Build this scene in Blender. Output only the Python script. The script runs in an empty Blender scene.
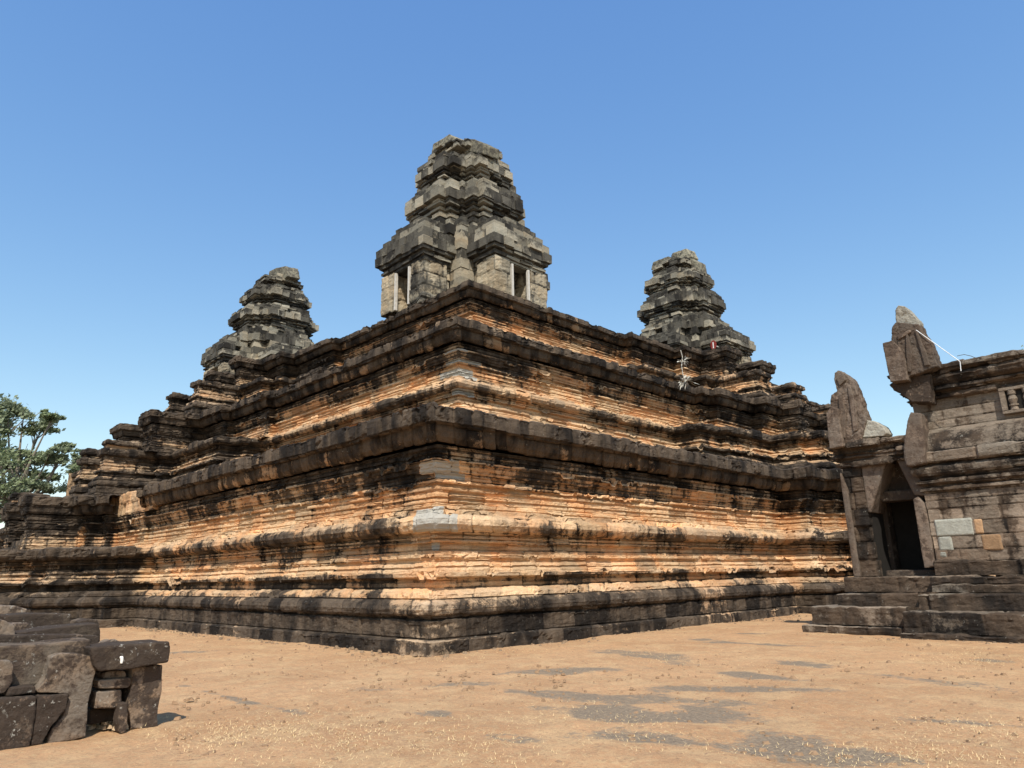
import bpy, bmesh, math, random
import numpy as np
from mathutils import Matrix, Vector

# ---------------------------------------------------------------- camera, sky, sun, exposure
S = bpy.context.scene
COL = S.collection
cam = bpy.data.cameras.new('camera'); camo = bpy.data.objects.new('camera', cam); COL.objects.link(camo)
yaw, pit, rol = math.radians(-45.404), math.radians(15.076), math.radians(-1.142)
fw = Vector((math.sin(yaw)*math.cos(pit), math.cos(yaw)*math.cos(pit), math.sin(pit)))
rt0 = Vector((math.cos(yaw), -math.sin(yaw), 0)); up0 = rt0.cross(fw)
rt = math.cos(rol)*rt0 + math.sin(rol)*up0; up = -math.sin(rol)*rt0 + math.cos(rol)*up0
camo.matrix_world = Matrix(((rt.x, up.x, -fw.x, 0), (rt.y, up.y, -fw.y, 0), (rt.z, up.z, -fw.z, 1.55), (0, 0, 0, 1)))
cam.sensor_width = 36; cam.lens = 715/1024*36; cam.clip_start = .1; cam.clip_end = 3000
S.camera = camo
SUN_AZ, SUN_EL = math.radians(48), math.radians(51)
sd = Vector((math.sin(SUN_AZ)*math.cos(SUN_EL), -math.cos(SUN_AZ)*math.cos(SUN_EL), math.sin(SUN_EL)))
W = bpy.data.worlds.new("World"); S.world = W; W.use_nodes = True
nt = W.node_tree; bg = nt.nodes['Background']
sky = nt.nodes.new('ShaderNodeTexSky'); sky.sky_type = 'NISHITA'; sky.sun_disc = False
sky.sun_elevation = SUN_EL; sky.sun_rotation = math.atan2(sd.x, sd.y)
sky.air_density = 1.0; sky.dust_density = .5; sky.ozone_density = 2.2; sky.altitude = 50
sepc = nt.nodes.new('ShaderNodeSeparateColor'); cmb = nt.nodes.new('ShaderNodeCombineColor'); nt.links.new(sky.outputs[0], sepc.inputs[0])
for i_, (g_, a_) in enumerate(((1.08, 1.10), (.84, .99), (.47, .955))):   # deeper, more even blue, as through the phone's lens
    m1 = nt.nodes.new('ShaderNodeMath'); m1.operation = 'MULTIPLY'; m1.inputs[1].default_value = .191; nt.links.new(sepc.outputs[i_], m1.inputs[0])
    m2 = nt.nodes.new('ShaderNodeMath'); m2.operation = 'POWER'; m2.inputs[1].default_value = g_; nt.links.new(m1.outputs[0], m2.inputs[0])
    m3 = nt.nodes.new('ShaderNodeMath'); m3.operation = 'MULTIPLY'; m3.inputs[1].default_value = a_/.191; nt.links.new(m2.outputs[0], m3.inputs[0]); nt.links.new(m3.outputs[0], cmb.inputs[i_])
nt.links.new(cmb.outputs[0], bg.inputs[0]); bg.inputs[1].default_value = .15
sl = bpy.data.lights.new('sun', 'SUN'); sl.energy = 4.4; sl.angle = math.radians(.53); sl.color = (1, .93, .82)
so = bpy.data.objects.new('sun', sl); COL.objects.link(so); so.rotation_euler = sd.to_track_quat('Z', 'Y').to_euler()
so.location = (0, -20, 40)
S.view_settings.view_transform = 'Standard'; S.view_settings.look = 'None'
S.view_settings.exposure = 0.35; S.view_settings.gamma = 1; S.view_settings.use_curve_mapping = False

# ---------------------------------------------------------------- noise helpers
def _h(ix, iy, iz, seed):
    n = (ix*374761393 + iy*668265263 + iz*1274126177 + seed*974634777) & 0xffffffff
    n = ((n ^ (n >> 13))*1274126177) & 0xffffffff
    n = n ^ (n >> 16)
    return (n & 0xffffff)/float(0xffffff)
def vn(p, seed=0):
    p = np.asarray(p, float); i = np.floor(p).astype(np.int64); f = p-i; f = f*f*(3-2*f)
    r = 0
    for a in (0, 1):
        for b in (0, 1):
            for c in (0, 1):
                w = (f[:, 0] if a else 1-f[:, 0])*(f[:, 1] if b else 1-f[:, 1])*(f[:, 2] if c else 1-f[:, 2])
                r = r + w*_h(i[:, 0]+a, i[:, 1]+b, i[:, 2]+c, seed)
    return r
def fbm(p, seed=0, o=3):
    p = np.asarray(p, float); r = 0; a = .5; t = 0
    for k in range(o):
        r = r + a*vn(p*(2.03**k), seed+k*17); t += a; a *= .5
    return r/t
def ss(a, b, x):
    t = np.clip((x-a)/(b-a), 0, 1); return t*t*(3-2*t)

# ---------------------------------------------------------------- tagging
def tag(o, label=None, cat=None, group=None, kind=None):
    if label: o['label'] = label
    if cat: o['category'] = cat
    if group: o['group'] = group
    if kind: o['kind'] = kind
    return o
def empty(name, loc=(0, 0, 0)):
    o = bpy.data.objects.new(name, None); COL.objects.link(o); o.location = loc; o.empty_display_size = .2
    return o
def link(name, me, mat, parent=None):
    o = bpy.data.objects.new(name, me); COL.objects.link(o)
    if mat: me.materials.append(mat)
    if parent:
        o.parent = parent; o.matrix_parent_inverse = Matrix.Translation(parent_world(parent)).inverted()
    return o
def parent_world(p):
    v = Vector(p.location)
    q = p.parent
    while q: v = v + Vector(q.location)*0; q = q.parent
    return v if p.type == 'EMPTY' else Vector((0, 0, 0))

# ---------------------------------------------------------------- materials
def node(nt, t, **k):
    n = nt.nodes.new(t)
    for a, b in k.items(): setattr(n, a, b)
    return n
def mixc(nt, fac, a, b, mode='MIX'):
    m = node(nt, 'ShaderNodeMix', data_type='RGBA', blend_type=mode)
    for s, v in ((0, fac), (6, a), (7, b)):
        if isinstance(v, (int, float)): m.inputs[s].default_value = v
        elif isinstance(v, tuple): m.inputs[s].default_value = (*v, 1)
        else: nt.links.new(v, m.inputs[s])
    return m.outputs[2]
def mth(nt, op, a, b=None, c=None, clamp=False):
    m = node(nt, 'ShaderNodeMath', operation=op, use_clamp=clamp)
    for i, v in enumerate((a, b, c)):
        if v is None: continue
        if isinstance(v, (int, float)): m.inputs[i].default_value = v
        else: nt.links.new(v, m.inputs[i])
    return m.outputs[0]
def noise(nt, scale, detail=4, rough=.6, stretch=None, dist=0):
    tc = node(nt, 'ShaderNodeNewGeometry')
    v = tc.outputs['Position']
    if stretch:
        mp = node(nt, 'ShaderNodeMapping'); mp.inputs['Scale'].default_value = stretch
        nt.links.new(v, mp.inputs[0]); v = mp.outputs[0]
    n = node(nt, 'ShaderNodeTexNoise'); n.inputs['Scale'].default_value = scale
    n.inputs['Detail'].default_value = detail; n.inputs['Roughness'].default_value = rough
    n.inputs['Distortion'].default_value = dist
    nt.links.new(v, n.inputs['Vector'])
    return n.outputs['Fac']
def sms(nt, v, a, b):
    m = node(nt, 'ShaderNodeMapRange', interpolation_type='SMOOTHSTEP')
    nt.links.new(v, m.inputs[0]); m.inputs[1].default_value = a; m.inputs[2].default_value = b
    return m.outputs[0]
def newmat(name, rough=.92, spec=.15):
    m = bpy.data.materials.new(name); m.use_nodes = True
    b = m.node_tree.nodes['Principled BSDF']; b.inputs['Roughness'].default_value = rough
    b.inputs['Specular IOR Level'].default_value = spec
    return m, m.node_tree, b
def masonry(name, cool, warm, warm2, crA, crB, white=(.41, .385, .335), bump=.5, edge=(.40, .60)):
    """R tone, G crust with painted shade in places, B warmth, A pale replaced stone"""
    m, nt, b = newmat(name)
    at = node(nt, 'ShaderNodeAttribute', attribute_name='Mask')
    sp = node(nt, 'ShaderNodeSeparateColor'); nt.links.new(at.outputs['Color'], sp.inputs[0])
    R, G, B, A = sp.outputs[0], sp.outputs[1], sp.outputs[2], at.outputs['Alpha']
    n1 = noise(nt, .9, 4); n2 = noise(nt, 4.5, 5, .65); n3 = noise(nt, 22, 4, .7); n4 = noise(nt, 2.2, 5, .6, (1, 1, .35))
    w = mixc(nt, sms(nt, n1, .38, .62), warm, warm2)
    wf = mth(nt, 'ADD', B, mth(nt, 'MULTIPLY', mth(nt, 'SUBTRACT', n2, .5), .9), clamp=True)
    c = mixc(nt, wf, cool, w)
    t = mth(nt, 'ADD', mth(nt, 'MULTIPLY', R, .75), .62)
    t = mth(nt, 'MULTIPLY', t, mth(nt, 'ADD', mth(nt, 'MULTIPLY', n3, 1.0), .5))
    t = mth(nt, 'MULTIPLY', t, mth(nt, 'ADD', mth(nt, 'MULTIPLY', noise(nt, 3, 5, .7, (1, 1, 7)), .9), .55))
    c = mixc(nt, 1.0, c, mth_rgb(nt, t), 'MULTIPLY')
    wh = sms(nt, mth(nt, 'ADD', A, mth(nt, 'MULTIPLY', mth(nt, 'SUBTRACT', n2, .5), .5)), .45, .6)
    c = mixc(nt, wh, c, white)
    cr = mixc(nt, sms(nt, mth(nt, 'ADD', mth(nt, 'MULTIPLY', n4, .72), mth(nt, 'MULTIPLY', R, .28)), .35, .66), crA, crB)
    cr = mixc(nt, 1.0, cr, mth_rgb(nt, mth(nt, 'ADD', mth(nt, 'MULTIPLY', n3, .9), .55)), 'MULTIPLY')
    g = mth(nt, 'ADD', G, mth(nt, 'MULTIPLY', mth(nt, 'SUBTRACT', n2, .5), .6))
    g = mth(nt, 'ADD', g, mth(nt, 'MULTIPLY', mth(nt, 'SUBTRACT', n3, .5), .45))
    c = mixc(nt, sms(nt, g, *edge), c, cr)
    li = sms(nt, noise(nt, 9, 3, .7), .66, .72)
    c = mixc(nt, mth(nt, 'MULTIPLY', li, .35), c, (.42, .41, .36))
    nt.links.new(c, b.inputs['Base Color'])
    bp = node(nt, 'ShaderNodeBump'); bp.inputs['Strength'].default_value = bump+.35; bp.inputs['Distance'].default_value = .05
    hh = mth(nt, 'ADD', mth(nt, 'MULTIPLY', noise(nt, 30, 6, .75), .5), noise(nt, 8, 5, .7))
    nt.links.new(hh, bp.inputs['Height']); nt.links.new(bp.outputs[0], b.inputs['Normal'])
    return m
def mth_rgb(nt, v):
    c = node(nt, 'ShaderNodeCombineColor')
    for i in range(3): nt.links.new(v, c.inputs[i])
    return c.outputs[0]

M_TERR = masonry('terrace_sandstone', (.36, .27, .185), (.58, .315, .15), (.56, .38, .22), (.016, .013, .011), (.11, .083, .06))  # very dark crust tones also stand in for shade under the cornices
M_TOWER = masonry('tower_sandstone', (.25, .235, .19), (.32, .275, .20), (.36, .28, .18), (.026, .024, .021), (.105, .097, .08), bump=.6)
M_GATE = masonry('gate_sandstone', (.185, .157, .125), (.27, .205, .15), (.24, .17, .12), (.018, .015, .013), (.095, .068, .048))
M_ROCK = masonry('fallen_sandstone', (.20, .16, .12), (.27, .17, .105), (.22, .13, .085), (.03, .026, .022), (.09, .07, .055))
def flatmat(name, col, rough=.9, nscale=None, amt=.4, metal=0):
    m, nt, b = newmat(name, rough)
    b.inputs['Metallic'].default_value = metal
    n = noise(nt, nscale or 6, 4)
    c = mixc(nt, 1.0, col, mth_rgb(nt, mth(nt, 'ADD', mth(nt, 'MULTIPLY', n, amt*2), 1-amt)), 'MULTIPLY')
    nt.links.new(c, b.inputs['Base Color'])
    return m
M_BLACK = flatmat('painted_interior_shade', (.02, .018, .016))  # near-black colour stands in for the shade inside openings
M_STEEL = flatmat('painted_steel', (.52, .49, .44), .5)
M_WOOD = flatmat('weathered_brace', (.085, .058, .04), .8, 12)
M_GALV = flatmat('galvanised_rod', (.75, .77, .78), .45)
M_RED = flatmat('red_painted_mark', (.20, .035, .03), .8)
M_STRAW = flatmat('pale_dry_plant', (.50, .48, .42), .9)
M_WHITE = flatmat('white_paint', (.75, .75, .72), .8)

# ---------------------------------------------------------------- mesh from arrays
def mesh_from(name, V, Q, C=None, smooth=False):
    me = bpy.data.meshes.new(name)
    V = np.asarray(V, np.float32); Q = np.asarray(Q, np.int32)
    me.vertices.add(len(V)); me.vertices.foreach_set('co', V.ravel())
    k = Q.shape[1]
    me.loops.add(Q.size); me.loops.foreach_set('vertex_index', Q.ravel())
    me.polygons.add(len(Q)); me.polygons.foreach_set('loop_start', np.arange(0, Q.size, k, dtype=np.int32))
    try: me.polygons.foreach_set('loop_total', np.full(len(Q), k, np.int32))
    except Exception: pass
    me.polygons.foreach_set('use_smooth', np.full(len(Q), bool(smooth)))
    if C is not None:
        a = me.attributes.new('Mask', 'FLOAT_COLOR', 'POINT'); a.data.foreach_set('color', np.asarray(C, np.float32).ravel())
    me.update(calc_edges=True); me.validate()
    return me

def mask(me, crust=.5, warm=.4, tone=.5, pale=0):
    a = me.attributes.new('Mask', 'FLOAT_COLOR', 'POINT')
    a.data.foreach_set('color', np.tile(np.array([tone, crust, warm, pale], np.float32), len(me.vertices)))
# ---------------------------------------------------------------- profile sweep: eroded, jointed, stained masonry
def path_samples(path, step, closed=False, fine=None):
    P = [np.array(p, float) for p in path]; n = len(P)
    segs = n if closed else n-1
    d = []
    for i in range(segs):
        v = P[(i+1) % n]-P[i]; d.append(v/np.hypot(*v))
    nr = [np.array([v[1], -v[0]]) for v in d]
    def mit(i):
        if closed: a, b = nr[(i-1) % n], nr[i % n]
        else:
            a = nr[max(i-1, 0)]; b = nr[min(i, segs-1)]
        return (a+b)/(1+a.dot(b))
    pos, mm, nn, LL = [], [], [], []
    L = 0
    for i in range(segs):
        A, B = P[i], P[(i+1) % n]; l = np.hypot(*(B-A))
        mid = (A+B)/2; st = step(mid) if callable(step) else step
        k = max(2, int(round(l/st)))
        mA, mB = mit(i), mit(i+1)
        for j in range(k+1):
            if j == 0 and i > 0: continue
            t = j/k
            pos.append(A+(B-A)*t); m = mA+(mB-mA)*t; mm.append(m)
            if 0 < t < 1: nn.append(nr[i])
            else: nn.append(m/np.hypot(*m))
            LL.append(L+l*t)
        L += l
    return np.array(pos), np.array(mm), np.array(nn), np.array(LL), L
def sweep(path, prof, step=.07, ds=.06, z0=0, ks=1, kz=1, closed=False, seed=0, blk=(.6, 1.3), off=.018, ero=.05, chip=.10,
          streak=.5, joint=.035, zj=0, gaps=(), cap=True, pale=None, ribs=None, miss=0, cut=None, dark=None, tonc=.05):
    rng = np.random.RandomState(seed)
    pos, mm, nn, LL, LT = path_samples(path, step, closed)
    rows = []; cid = 0
    for i in range(len(prof)-1):
        a, b = prof[i], prof[i+1]
        if len(a) > 2 and a[2]: cid += 1
        l = math.hypot((a[0]-b[0])*ks, (a[1]-b[1])*kz); k = max(1, int(math.ceil(l/ds)))
        t_out, t_z = -(b[0]-a[0])*ks, (b[1]-a[1])*kz; q = math.hypot(t_out, t_z) or 1
        for j in range(k):
            t = j/k
            rows.append([(a[0]+(b[0]-a[0])*t)*ks, z0+(a[1]+(b[1]-a[1])*t)*kz, cid, *[a[m]+(b[m]-a[m])*t for m in (3, 4, 5)], t_z/q, -t_out/q, 1 if (j == 0 and a[2]) else 0])
    e = prof[-1]; rows.append([e[0]*ks, z0+e[1]*kz, cid, e[3], e[4], e[5], rows[-1][6], rows[-1][7], 0])
    Rw = np.array(rows); nr_, nc = len(Rw), len(pos)
    # smooth the row normals a little
    NO = Rw[:, 6].copy(); NZ = Rw[:, 7].copy()
    s = Rw[:, 0][:, None]; z = np.repeat(Rw[:, 1][:, None], nc, 1)
    X = pos[:, 0][None, :]-s*mm[:, 0][None, :]; Y = pos[:, 1][None, :]-s*mm[:, 1][None, :]
    L = np.repeat(LL[None, :], nr_, 0)
    ncid = int(Rw[:, 2].max())+1
    OFF = np.zeros((nr_, nc)); TON = np.zeros((nr_, nc)); DJ = np.ones((nr_, nc)); ZJ = np.zeros((nr_, nc)); PAL = np.zeros((nr_, nc)); WRM = np.zeros((nr_, nc)); MIS = np.zeros((nr_, nc))
    for c in range(ncid):
        idx = np.where(Rw[:, 2] == c)[0]
        if len(idx) == 0: continue
        b = [0]
        while b[-1] < LT: b.append(b[-1]+rng.uniform(*blk))
        b = np.array(b); g = np.searchsorted(b, LL)
        nb = len(b)+1
        o = rng.normal(0, off, nb); t = np.clip(rng.normal(.5, .24, nb), 0, 1); zz = rng.normal(0, 1, nb)*zj
        ms = (rng.rand(nb) < miss)*1.; wr = rng.normal(0, .12, nb)
        dj = np.min(np.abs(LL[:, None]-b[None, :]), 1)
        OFF[idx] = o[g][None]; TON[idx] = (t*.85+.08)[g][None]; DJ[idx] = dj[None]; ZJ[idx] = zz[g][None]; MIS[idx] = ms[g][None]; WRM[idx] = wr[g][None]
        if pale is not None:
            ci = int(np.argmin(np.hypot(pos[:, 0]-pale[0], pos[:, 1]-pale[1])))
            zc = Rw[idx, 1].mean()
            if rng.rand() < pale[3] and pale[4] < zc < pale[5]:
                q1, q2 = rng.uniform(.1, pale[2], 2); PAL[idx] = ((LL > LL[ci]-q1) & (LL < LL[ci]+q2))[None]*1.
    p3 = np.stack([X.ravel(), Y.ravel(), z.ravel()], 1)
    low = fbm(p3*np.array([.7, .7, 1.1]), seed+3, 3).reshape(nr_, nc)-.5
    mid = fbm(p3*2.6, seed+5, 3).reshape(nr_, nc)-.5
    hi = fbm(p3*8.0, seed+7, 2).reshape(nr_, nc)-.5
    lip = Rw[:, 5][:, None]
    hi2 = fbm(p3*np.array([5., 5., 17.]), seed+8, 2).reshape(nr_, nc)-.5
    bed = fbm(p3*np.array([.8, .8, 9.]), seed+9, 2).reshape(nr_, nc)-.5
    ch = ss(.135, .17, fbm(p3*np.array([1.3, 1.3, 1.0]), seed+11, 3).reshape(nr_, nc)-.5+.25*hi)+.5*ss(.15, .19, mid+.2*hi)
    disp = OFF + ero*(.40*low+.35*mid+.55*hi+.5*hi2+.25*bed)*2 - chip*lip*ch
    disp -= joint*np.exp(-(DJ/.028)**2)*(.6+.8*np.abs(mid)*2)
    disp -= (joint*.9*Rw[:, 8])[:, None]
    disp -= MIS*.3*(lip > .3)
    if ribs:
        per, amp, c0, c1 = ribs
        msk = ((Rw[:, 1] > c0) & (Rw[:, 1] < c1))[:, None]
        disp += msk*amp*np.abs(np.sin(L/per*math.pi))**.6
    for (x0, x1, y0, y1, rs, rz) in gaps:
        gm = ((pos[:, 0] > x0) & (pos[:, 0] < x1) & (pos[:, 1] > y0) & (pos[:, 1] < y1))[None, :]*1.
        disp -= gm*rs*lip; z = z-gm*rz*lip
    X = X+nn[:, 0][None]*NO[:, None]*disp; Y = Y+nn[:, 1][None]*NO[:, None]*disp; z = z+NZ[:, None]*disp+ZJ*(lip > .2)
    # stains: run-off streaks that keep their place along the wall
    wob = vn(np.stack([L.ravel()*.3, z.ravel()*.9, np.zeros(L.size)], 1), seed+21).reshape(nr_, nc)
    Lw = L+wob*.5
    s1 = vn(np.stack([Lw.ravel()*.42, z.ravel()*.12, np.zeros(L.size)+seed], 1), 31).reshape(nr_, nc)
    s2 = vn(np.stack([Lw.ravel()*1.7, z.ravel()*.10, np.zeros(L.size)+seed], 1), 37).reshape(nr_, nc)
    s3 = vn(np.stack([Lw.ravel()*5.5, z.ravel()*.18, np.zeros(L.size)+seed], 1), 41).reshape(nr_, nc)
    s4 = vn(np.stack([L.ravel()*13, z.ravel()*.35, np.zeros(L.size)+seed], 1), 43).reshape(nr_, nc)
    st = (s1*.40+s2*.32+s3*.17+s4*.11)-.5
    blot = fbm(p3*np.array([.8, .8, 1.6]), seed+51, 3).reshape(nr_, nc)-.5
    crust = Rw[:, 3][:, None]+streak*st*2.1+.30*blot+.22*bed+tonc*(TON-.5)
    crust = crust+.25*np.exp(-(DJ/.03)**2)*.6+.18*Rw[:, 8][:, None]
    crust -= PAL*.8
    if dark is not None:
        (dx0, dy0, dc) = dark
        prj = (np.maximum(ss(.15, .5, dy0-pos[:, 1]), .45*ss(.15, .5, pos[:, 0]-dx0)))[None, :]
        crust += prj*dc; WRM = WRM-prj*.45
    warm = Rw[:, 4][:, None]+WRM+.5*low
    C = np.stack([TON, np.clip(crust, 0, 1), np.clip(warm, 0, 1), PAL], 2).reshape(-1, 4)
    V = np.stack([X, Y, z], 2).reshape(-1, 3)
    r = np.arange(nr_-1)[:, None]*nc; c = np.arange(nc-1)[None, :]
    a = (r+c).ravel()
    if cut:
        ck = ((pos[:, 0] > cut[0]) & (pos[:, 0] < cut[1]) & (pos[:, 1] > cut[2]) & (pos[:, 1] < cut[3]))
        a = a[~ck[a % nc]]
    Q = np.stack([a, a+1, a+nc+1, a+nc], 1)
    if closed:   # weld seam by reusing the first column
        Vg = V.reshape(nr_, nc, 3); Vg[:, -1] = Vg[:, 0]; V = Vg.reshape(-1, 3)
    return V, Q, C
def join(parts):
    Vs, Qs, Cs, n = [], [], [], 0
    for V, Q, C in parts:
        Vs.append(V); Qs.append(np.asarray(Q)+n); Cs.append(C); n += len(V)
    return np.concatenate(Vs), np.concatenate(Qs), np.concatenate(Cs)
def capfill(path, z, crust=.8, warm=.2, inset=0):
    """horizontal masonry floor inside a polygon (fan of quads through a bmesh triangulation)"""
    from mathutils.geometry import tessellate_polygon
    V = np.array([(x, y, z) for x, y in path])
    T = [list(t) for t in tessellate_polygon([[Vector((x, y, 0)) for x, y in path]])]
    return V, T, crust, warm
def capmesh(name, path, z, mat, parent, crust=.75, warm=.25):
    V, T, c, w = capfill(path, z)
    me = mesh_from(name, V, np.array(T), np.tile([.5, crust, warm, 0], (len(V), 1)))
    return link(name, me, mat, parent)
def inset_path(path, s):
    P = [np.array(p, float) for p in path]; n = len(P); out = []
    for i in range(n):
        a = P[i]-P[i-1]; b = P[(i+1) % n]-P[i]; a /= np.hypot(*a); b /= np.hypot(*b)
        na = np.array([a[1], -a[0]]); nb = np.array([b[1], -b[0]])
        out.append(tuple(P[i]-s*(na+nb)/(1+na.dot(nb))))
    return out

# ---------------------------------------------------------------- ground
YS, XE = 9.72, -12.49          # foot lines of the lowest terrace: south face y = YS, east face x = XE
def build_ground():
    def grid(x0, x1, y0, y1, st):
        xs = np.arange(x0, x1+1e-6, st); ys = np.arange(y0, y1+1e-6, st)
        X, Y = np.meshgrid(xs, ys); n, m = X.shape
        P = np.stack([X.ravel(), Y.ravel()], 1)
        a = (np.arange(n-1)[:, None]*m+np.arange(m-1)[None]).ravel()
        return P, np.stack([a, a+1, a+m+1, a+m], 1)
    P, Q = grid(-40, 6, -6, 40, .09)
    z3 = np.stack([P[:, 0], P[:, 1], np.zeros(len(P))], 1)
    h = (fbm(z3*.35, 1, 3)-.5)*.10+(fbm(z3*2.2, 2, 3)-.5)*.035+(fbm(z3*5, 4, 2)-.5)*.03
    # exposed flat paving stones: (x, y, half length, half width, turn, strength)
    st = np.zeros(len(P)); 
    for (x, y, a, b, r, w) in PATCH:
        c, s = math.cos(r), math.sin(r); dx, dy = P[:, 0]-x, P[:, 1]-y
        u = (dx*c+dy*s)/a; v = (-dx*s+dy*c)/b
        d = np.sqrt(u*u+v*v)+(fbm(z3*1.3+7, 9, 4)-.5)*2.0
        st = np.maximum(st, w*ss(1.45, .25, d))
    # fade to the far sheet
    edge = np.minimum.reduce([P[:, 0]+40, 6-P[:, 0], P[:, 1]+6, 40-P[:, 1]])
    h *= ss(0, 2, edge)
    h = h*(1-.7*st)+.0*st
    V = np.stack([P[:, 0], P[:, 1], h], 1)
    C = np.stack([st*0+.5, st, st*0, st*0], 1)
    me = mesh_from('ground', V, Q, C, smooth=True)
    # far ring as part of the same sheet
    m, nt, b = newmat('sandy_ground')
    at = node(nt, 'ShaderNodeAttribute', attribute_name='Mask'); sp = node(nt, 'ShaderNodeSeparateColor'); nt.links.new(at.outputs['Color'], sp.inputs[0])
    n1 = noise(nt, .35, 4); n2 = noise(nt, 2.5, 5, .65); n3 = noise(nt, 24, 5, .75); n4 = noise(nt, 90, 3, .7)
    c = mixc(nt, sms(nt, n1, .42, .58), (.47, .275, .145), (.40, .225, .115))
    c = mixc(nt, mth(nt, 'MULTIPLY', sms(nt, noise(nt, 1.1, 6, .7), .47, .60), .55), c, (.52, .355, .195))
    c = mixc(nt, mth(nt, 'MULTIPLY', sms(nt, noise(nt, 2.7, 6, .75), .50, .60), .50), c, (.34, .205, .115))
    c = mixc(nt, mth(nt, 'MULTIPLY', sms(nt, noise(nt, 6.5, 6, .8), .50, .58), .50), c, (.31, .19, .105))
    c = mixc(nt, mth(nt, 'MULTIPLY', sms(nt, noise(nt, 13, 5, .8), .52, .60), .50), c, (.54, .38, .205))
    c = mixc(nt, mth(nt, 'MULTIPLY', sms(nt, n3, .52, .60), .55), c, (.25, .155, .09))
    c = mixc(nt, mth(nt, 'MULTIPLY', sms(nt, n4, .55, .64), .45), c, (.66, .49, .28))
    g = mth(nt, 'ADD', sp.outputs[1], mth(nt, 'MULTIPLY', mth(nt, 'SUBTRACT', n2, .5), 1.7))
    g = mth(nt, 'ADD', g, mth(nt, 'MULTIPLY', mth(nt, 'SUBTRACT', n3, .5), 1.4))
    g = mth(nt, 'ADD', g, mth(nt, 'MULTIPLY', mth(nt, 'SUBTRACT', noise(nt, 8, 5, .75), .5), 1.5))
    g = mth(nt, 'MULTIPLY', g, sms(nt, sp.outputs[1], .04, .30))
    pv = mixc(nt, sms(nt, n3, .4, .65), (.17, .135, .10), (.29, .225, .155))
    c = mixc(nt, mth(nt, 'MULTIPLY', sms(nt, g, .28, .80), .95), c, pv)
    nt.links.new(c, b.inputs['Base Color'])
    bp = node(nt, 'ShaderNodeBump'); bp.inputs['Strength'].default_value = .6; bp.inputs['Distance'].default_value = .03
    nt.links.new(mth(nt, 'ADD', n3, mth(nt, 'MULTIPLY', n4, .5)), bp.inputs['Height']); nt.links.new(bp.outputs[0], b.inputs['Normal'])
    o = link('ground', me, m); tag(o, kind='structure')
    bm = bmesh.new(); bm.from_mesh(me)
    R = 900
    inner = [(-40, -6), (6, -6), (6, 40), (-40, 40)]; outer = [(-R, -R), (R, -R), (R, R), (-R, R)]
    vi = [bm.verts.new((x, y, 0)) for x, y in inner]; vo = [bm.verts.new((x, y, 0)) for x, y in outer]
    for i in range(4): bm.faces.new((vi[i], vo[i], vo[(i+1) % 4], vi[(i+1) % 4]))
    bmesh.ops.recalc_face_normals(bm, faces=bm.faces[:]); bm.to_mesh(me); bm.free()
    return m
PATCH = []
def gpx(u, v):
    d = rt*((u-512)/715)-up*((v-384)/715)+fw
    t = -1.55/d.z; return d.x*t, d.y*t
# outlines of the bare paving, given by where they lie on the ground (metres)
for (u0, v0, u1, v1, hw, w) in [(565, 712, 725, 722, .6, 1), (580, 735, 700, 740, .5, 1), (715, 735, 860, 757, .6, 1), (600, 698, 790, 706, .5, .8), (640, 700, 730, 712, .35, .9), (660, 688, 830, 690, .38, .9), (500, 672, 640, 668, .4, .85),
    (360, 690, 520, 680, .28, .7), (415, 712, 450, 716, .2, .8), (200, 690, 300, 714, .14, 1), (725, 672, 800, 680, .35, 1), (775, 663, 830, 666, .4, 1), (700, 642, 790, 646, .3, .9), (740, 634, 765, 634, .3, .9),
    (870, 718, 1000, 726, .2, .8), (980, 660, 1024, 663, .3, .9), (860, 672, 1000, 690, .3, .55), (600, 648, 700, 664, .5, .7), (690, 640, 720, 641, .3, .9), (520, 690, 640, 700, .3, .8), (130, 655, 230, 650, .3, .6), (760, 755, 860, 764, .3, .8), (470, 735, 540, 745, .15, .5)]:
    a, b = gpx(u0, v0), gpx(u1, v1)
    PATCH.append(((a[0]+b[0])/2, (a[1]+b[1])/2, math.hypot(b[0]-a[0], b[1]-a[1])/2+.1, hw, math.atan2(b[1]-a[1], b[0]-a[0]), w))
M_GROUND = build_ground()

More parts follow.
